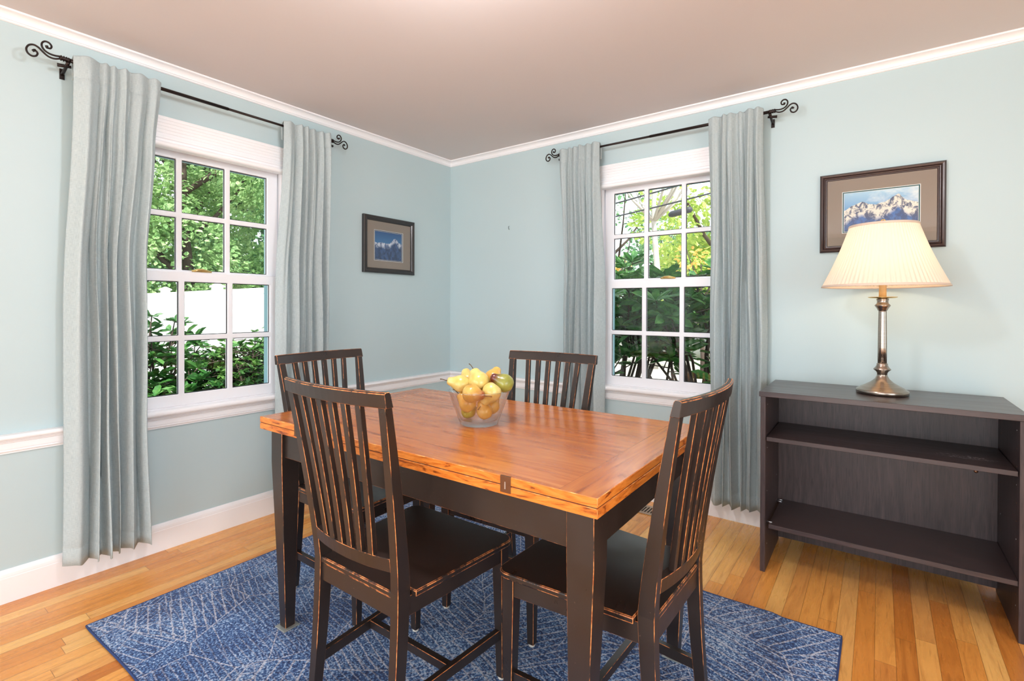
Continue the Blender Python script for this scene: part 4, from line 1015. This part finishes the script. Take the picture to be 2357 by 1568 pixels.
# beyond the back window
G3 = 'rhododendron shrubs under the back-wall window'
shrub('rhododendron_shrub', 'tall rhododendron with big glossy leaves outside the back-wall window, left part', (0.65, 1.50), 0.80, 2.08, 26, 1500, 0.16, M['leaf_rhodo'], R1, G3, 0.36, low=0.74, zlo=0.68)
shrub('rhododendron_shrub', 'tall rhododendron with dark bent stems outside the back-wall window, right part', (1.70, 1.30), 0.75, 2.04, 24, 1300, 0.16, M['leaf_rhodo'], R1, G3, 0.36, low=0.74, zlo=0.68)
G4 = 'trees across the yard behind the back-wall window'
tree('birch_tree', 'pale bare-limbed tree in the middle of the back-wall window', 'tree', (-1.97, 9.74), 7.6, None, 0, 0, None, M['birch'], R1, G4, 0.10, branches=26, spread=0.62)
tree('shade_tree', 'dark green tree at the upper left of the back-wall window', 'tree', (-6.0, 16.2), 7.5, blobs(9, 0, 0, 5.2, 1.7, 1.2, 1.9, 0.6, 0.95), 210, 0.2, M['leaf_deep'], M['bark'], R1, G4, 0.14)
tree('shade_tree', 'yellow-green tree filling the right of the back-wall window', 'tree', (-1.35, 13.7), 9.0, blobs(26, 0, 0, 4.8, 1.5, 1.3, 3.4, 0.8, 1.4), 430, 0.18, M['leaf_yellow'], M['bark'], R1, G4, 0.18)
tree('shade_tree', 'low deep green trees behind the pale trunk', 'tree', (-5.6, 20.5), 5.0, blobs(20, 0, 0, 2.7, 4.4, 1.3, 1.4, 1.2, 2.0), 260, 0.24, M['leaf_deep'], M['bark'], R1, G4, 0.16)
tree('shade_tree', 'small golden-leaved tree at the left of the back-wall window', 'tree', (-3.4, 10.4), 2.6, blobs(4, 0, 0, 3.0, 0.35, 0.3, 0.3, 0.25, 0.42), 620, 0.10, M['leaf_gold'], M['bark'], R1, G4, 0.06)
tree('shade_tree', 'golden-leaved tree at the right of the back-wall window', 'tree', (-0.6, 9.2), 2.6, blobs(4, 0, 0, 2.6, 0.45, 0.3, 0.25, 0.2, 0.36), 520, 0.10, M['leaf_gold'], M['bark'], R1, G4, 0.06)
# power lines with a splice case
for k, (z0, z1, lab) in enumerate(((3.42, 4.55, 'upper black power cable crossing the back-wall window'), (3.18, 4.10, 'lower black power cable crossing the back-wall window'), (4.9, 6.2, 'thin topmost power cable crossing the back-wall window'))):
    mb = MB(); pts = []
    for j in range(13): u = j / 12; pts.append((-6.5 + 10.5 * u, 9.0 - 1.5 * u, z0 + (z1 - z0) * u - 0.35 * (4 * u * (1 - u)) * .5))
    mb.tube(pts, 0.018 if k < 2 else 0.012, 6); tag(mb.build('power_cable', M['cable']), lab, 'cable', 'overhead cables behind the back-wall window')
mb = MB(); mb.tube([(-1.06, 8.18, 3.22), (-1.00, 8.17, 3.23), (-0.60, 8.12, 3.28), (-0.54, 8.11, 3.29)], [0.04, 0.072, 0.072, 0.04], 12)
tag(mb.build('splice_case', M['cable']), 'dark grey cylinder hung on the overhead cables behind the back-wall window', 'cable box')

# ---------------------------------------------------------------- light
def area(name, loc, rot, sx, sy, power, col):
    l = bpy.data.lights.new(name, 'AREA'); l.shape = 'RECTANGLE'; l.size = sx; l.size_y = sy; l.energy = power; l.color = col
    o = bpy.data.objects.new(name, l); COL.objects.link(o); o.location = loc; o.rotation_euler = rot; return o
area('fill_front_opening', (2.2, YF - 0.02, 1.07), (PI / 2, 0, 0), 3.5, 1.9, 85, (0.88, 0.95, 1.0))  # fill light added outside the unseen front opening
area('fill_right_opening', (XR + 0.02, -3.4, 1.25), (PI / 2, 0, PI / 2), 2.5, 1.55, 36, (0.88, 0.95, 1.0))  # second added fill light, at the unseen opening on the right
def point(name, loc, power, col, r):
    l = bpy.data.lights.new(name, 'POINT'); l.energy = power; l.color = col; l.shadow_soft_size = r
    o = bpy.data.objects.new(name, l); COL.objects.link(o); o.location = loc; return o
point('lamp_bulb', (LX, LY, LZ + 0.56), 7.0, (1.0, 0.76, 0.52), 0.034)
sun = bpy.data.lights.new('sun', 'SUN'); sun.energy = 7.5; sun.angle = 0.02; sun.color = (1.0, 0.96, 0.88)
so = bpy.data.objects.new('sun', sun); COL.objects.link(so)
sd = Vector((-0.42, 0.45, -0.80)).normalized(); so.rotation_euler = sd.to_track_quat('-Z', 'Y').to_euler()
w = bpy.data.worlds.new('sky'); SC.world = w; w.use_nodes = True; nt = w.node_tree; nt.nodes.clear()
wo = nt.nodes.new('ShaderNodeOutputWorld'); bg = nt.nodes.new('ShaderNodeBackground'); bg.inputs[0].default_value = (0.86, 0.93, 1.0, 1); bg.inputs[1].default_value = 2.1
nt.links.new(bg.outputs[0], wo.inputs[0])

# ---------------------------------------------------------------- camera
cam = bpy.data.cameras.new('camera'); co = bpy.data.objects.new('camera', cam); COL.objects.link(co); SC.camera = co
f_px = 1156.56; cam.sensor_width = 36.0; cam.lens = f_px / 2357 * 36.0; cam.shift_y = -70.23 / 2357; cam.clip_start = 0.02; cam.clip_end = 300
Cc = Vector((2.74495, -2.91884, 1.15528)); Fw = Vector((-0.59112303, 0.80656403, -0.00529497)); Rr_ = Vector((0.80656227, 0.59114149, 0.0030071)); Uu = Rr_.cross(Fw)
mw = Matrix((( Rr_.x, Uu.x, -Fw.x, Cc.x), (Rr_.y, Uu.y, -Fw.y, Cc.y), (Rr_.z, Uu.z, -Fw.z, Cc.z), (0, 0, 0, 1)))
co.matrix_world = mw
vs = SC.view_settings; vs.view_transform = 'Standard'; vs.look = 'None'; vs.gamma = 1.0; vs.use_curve_mapping = False; vs.exposure = 0.22
SC.cycles.use_denoising = True
SC.cycles.max_bounces = 10; SC.cycles.transparent_max_bounces = 16
SC.cycles.sample_clamp_indirect = 6.0
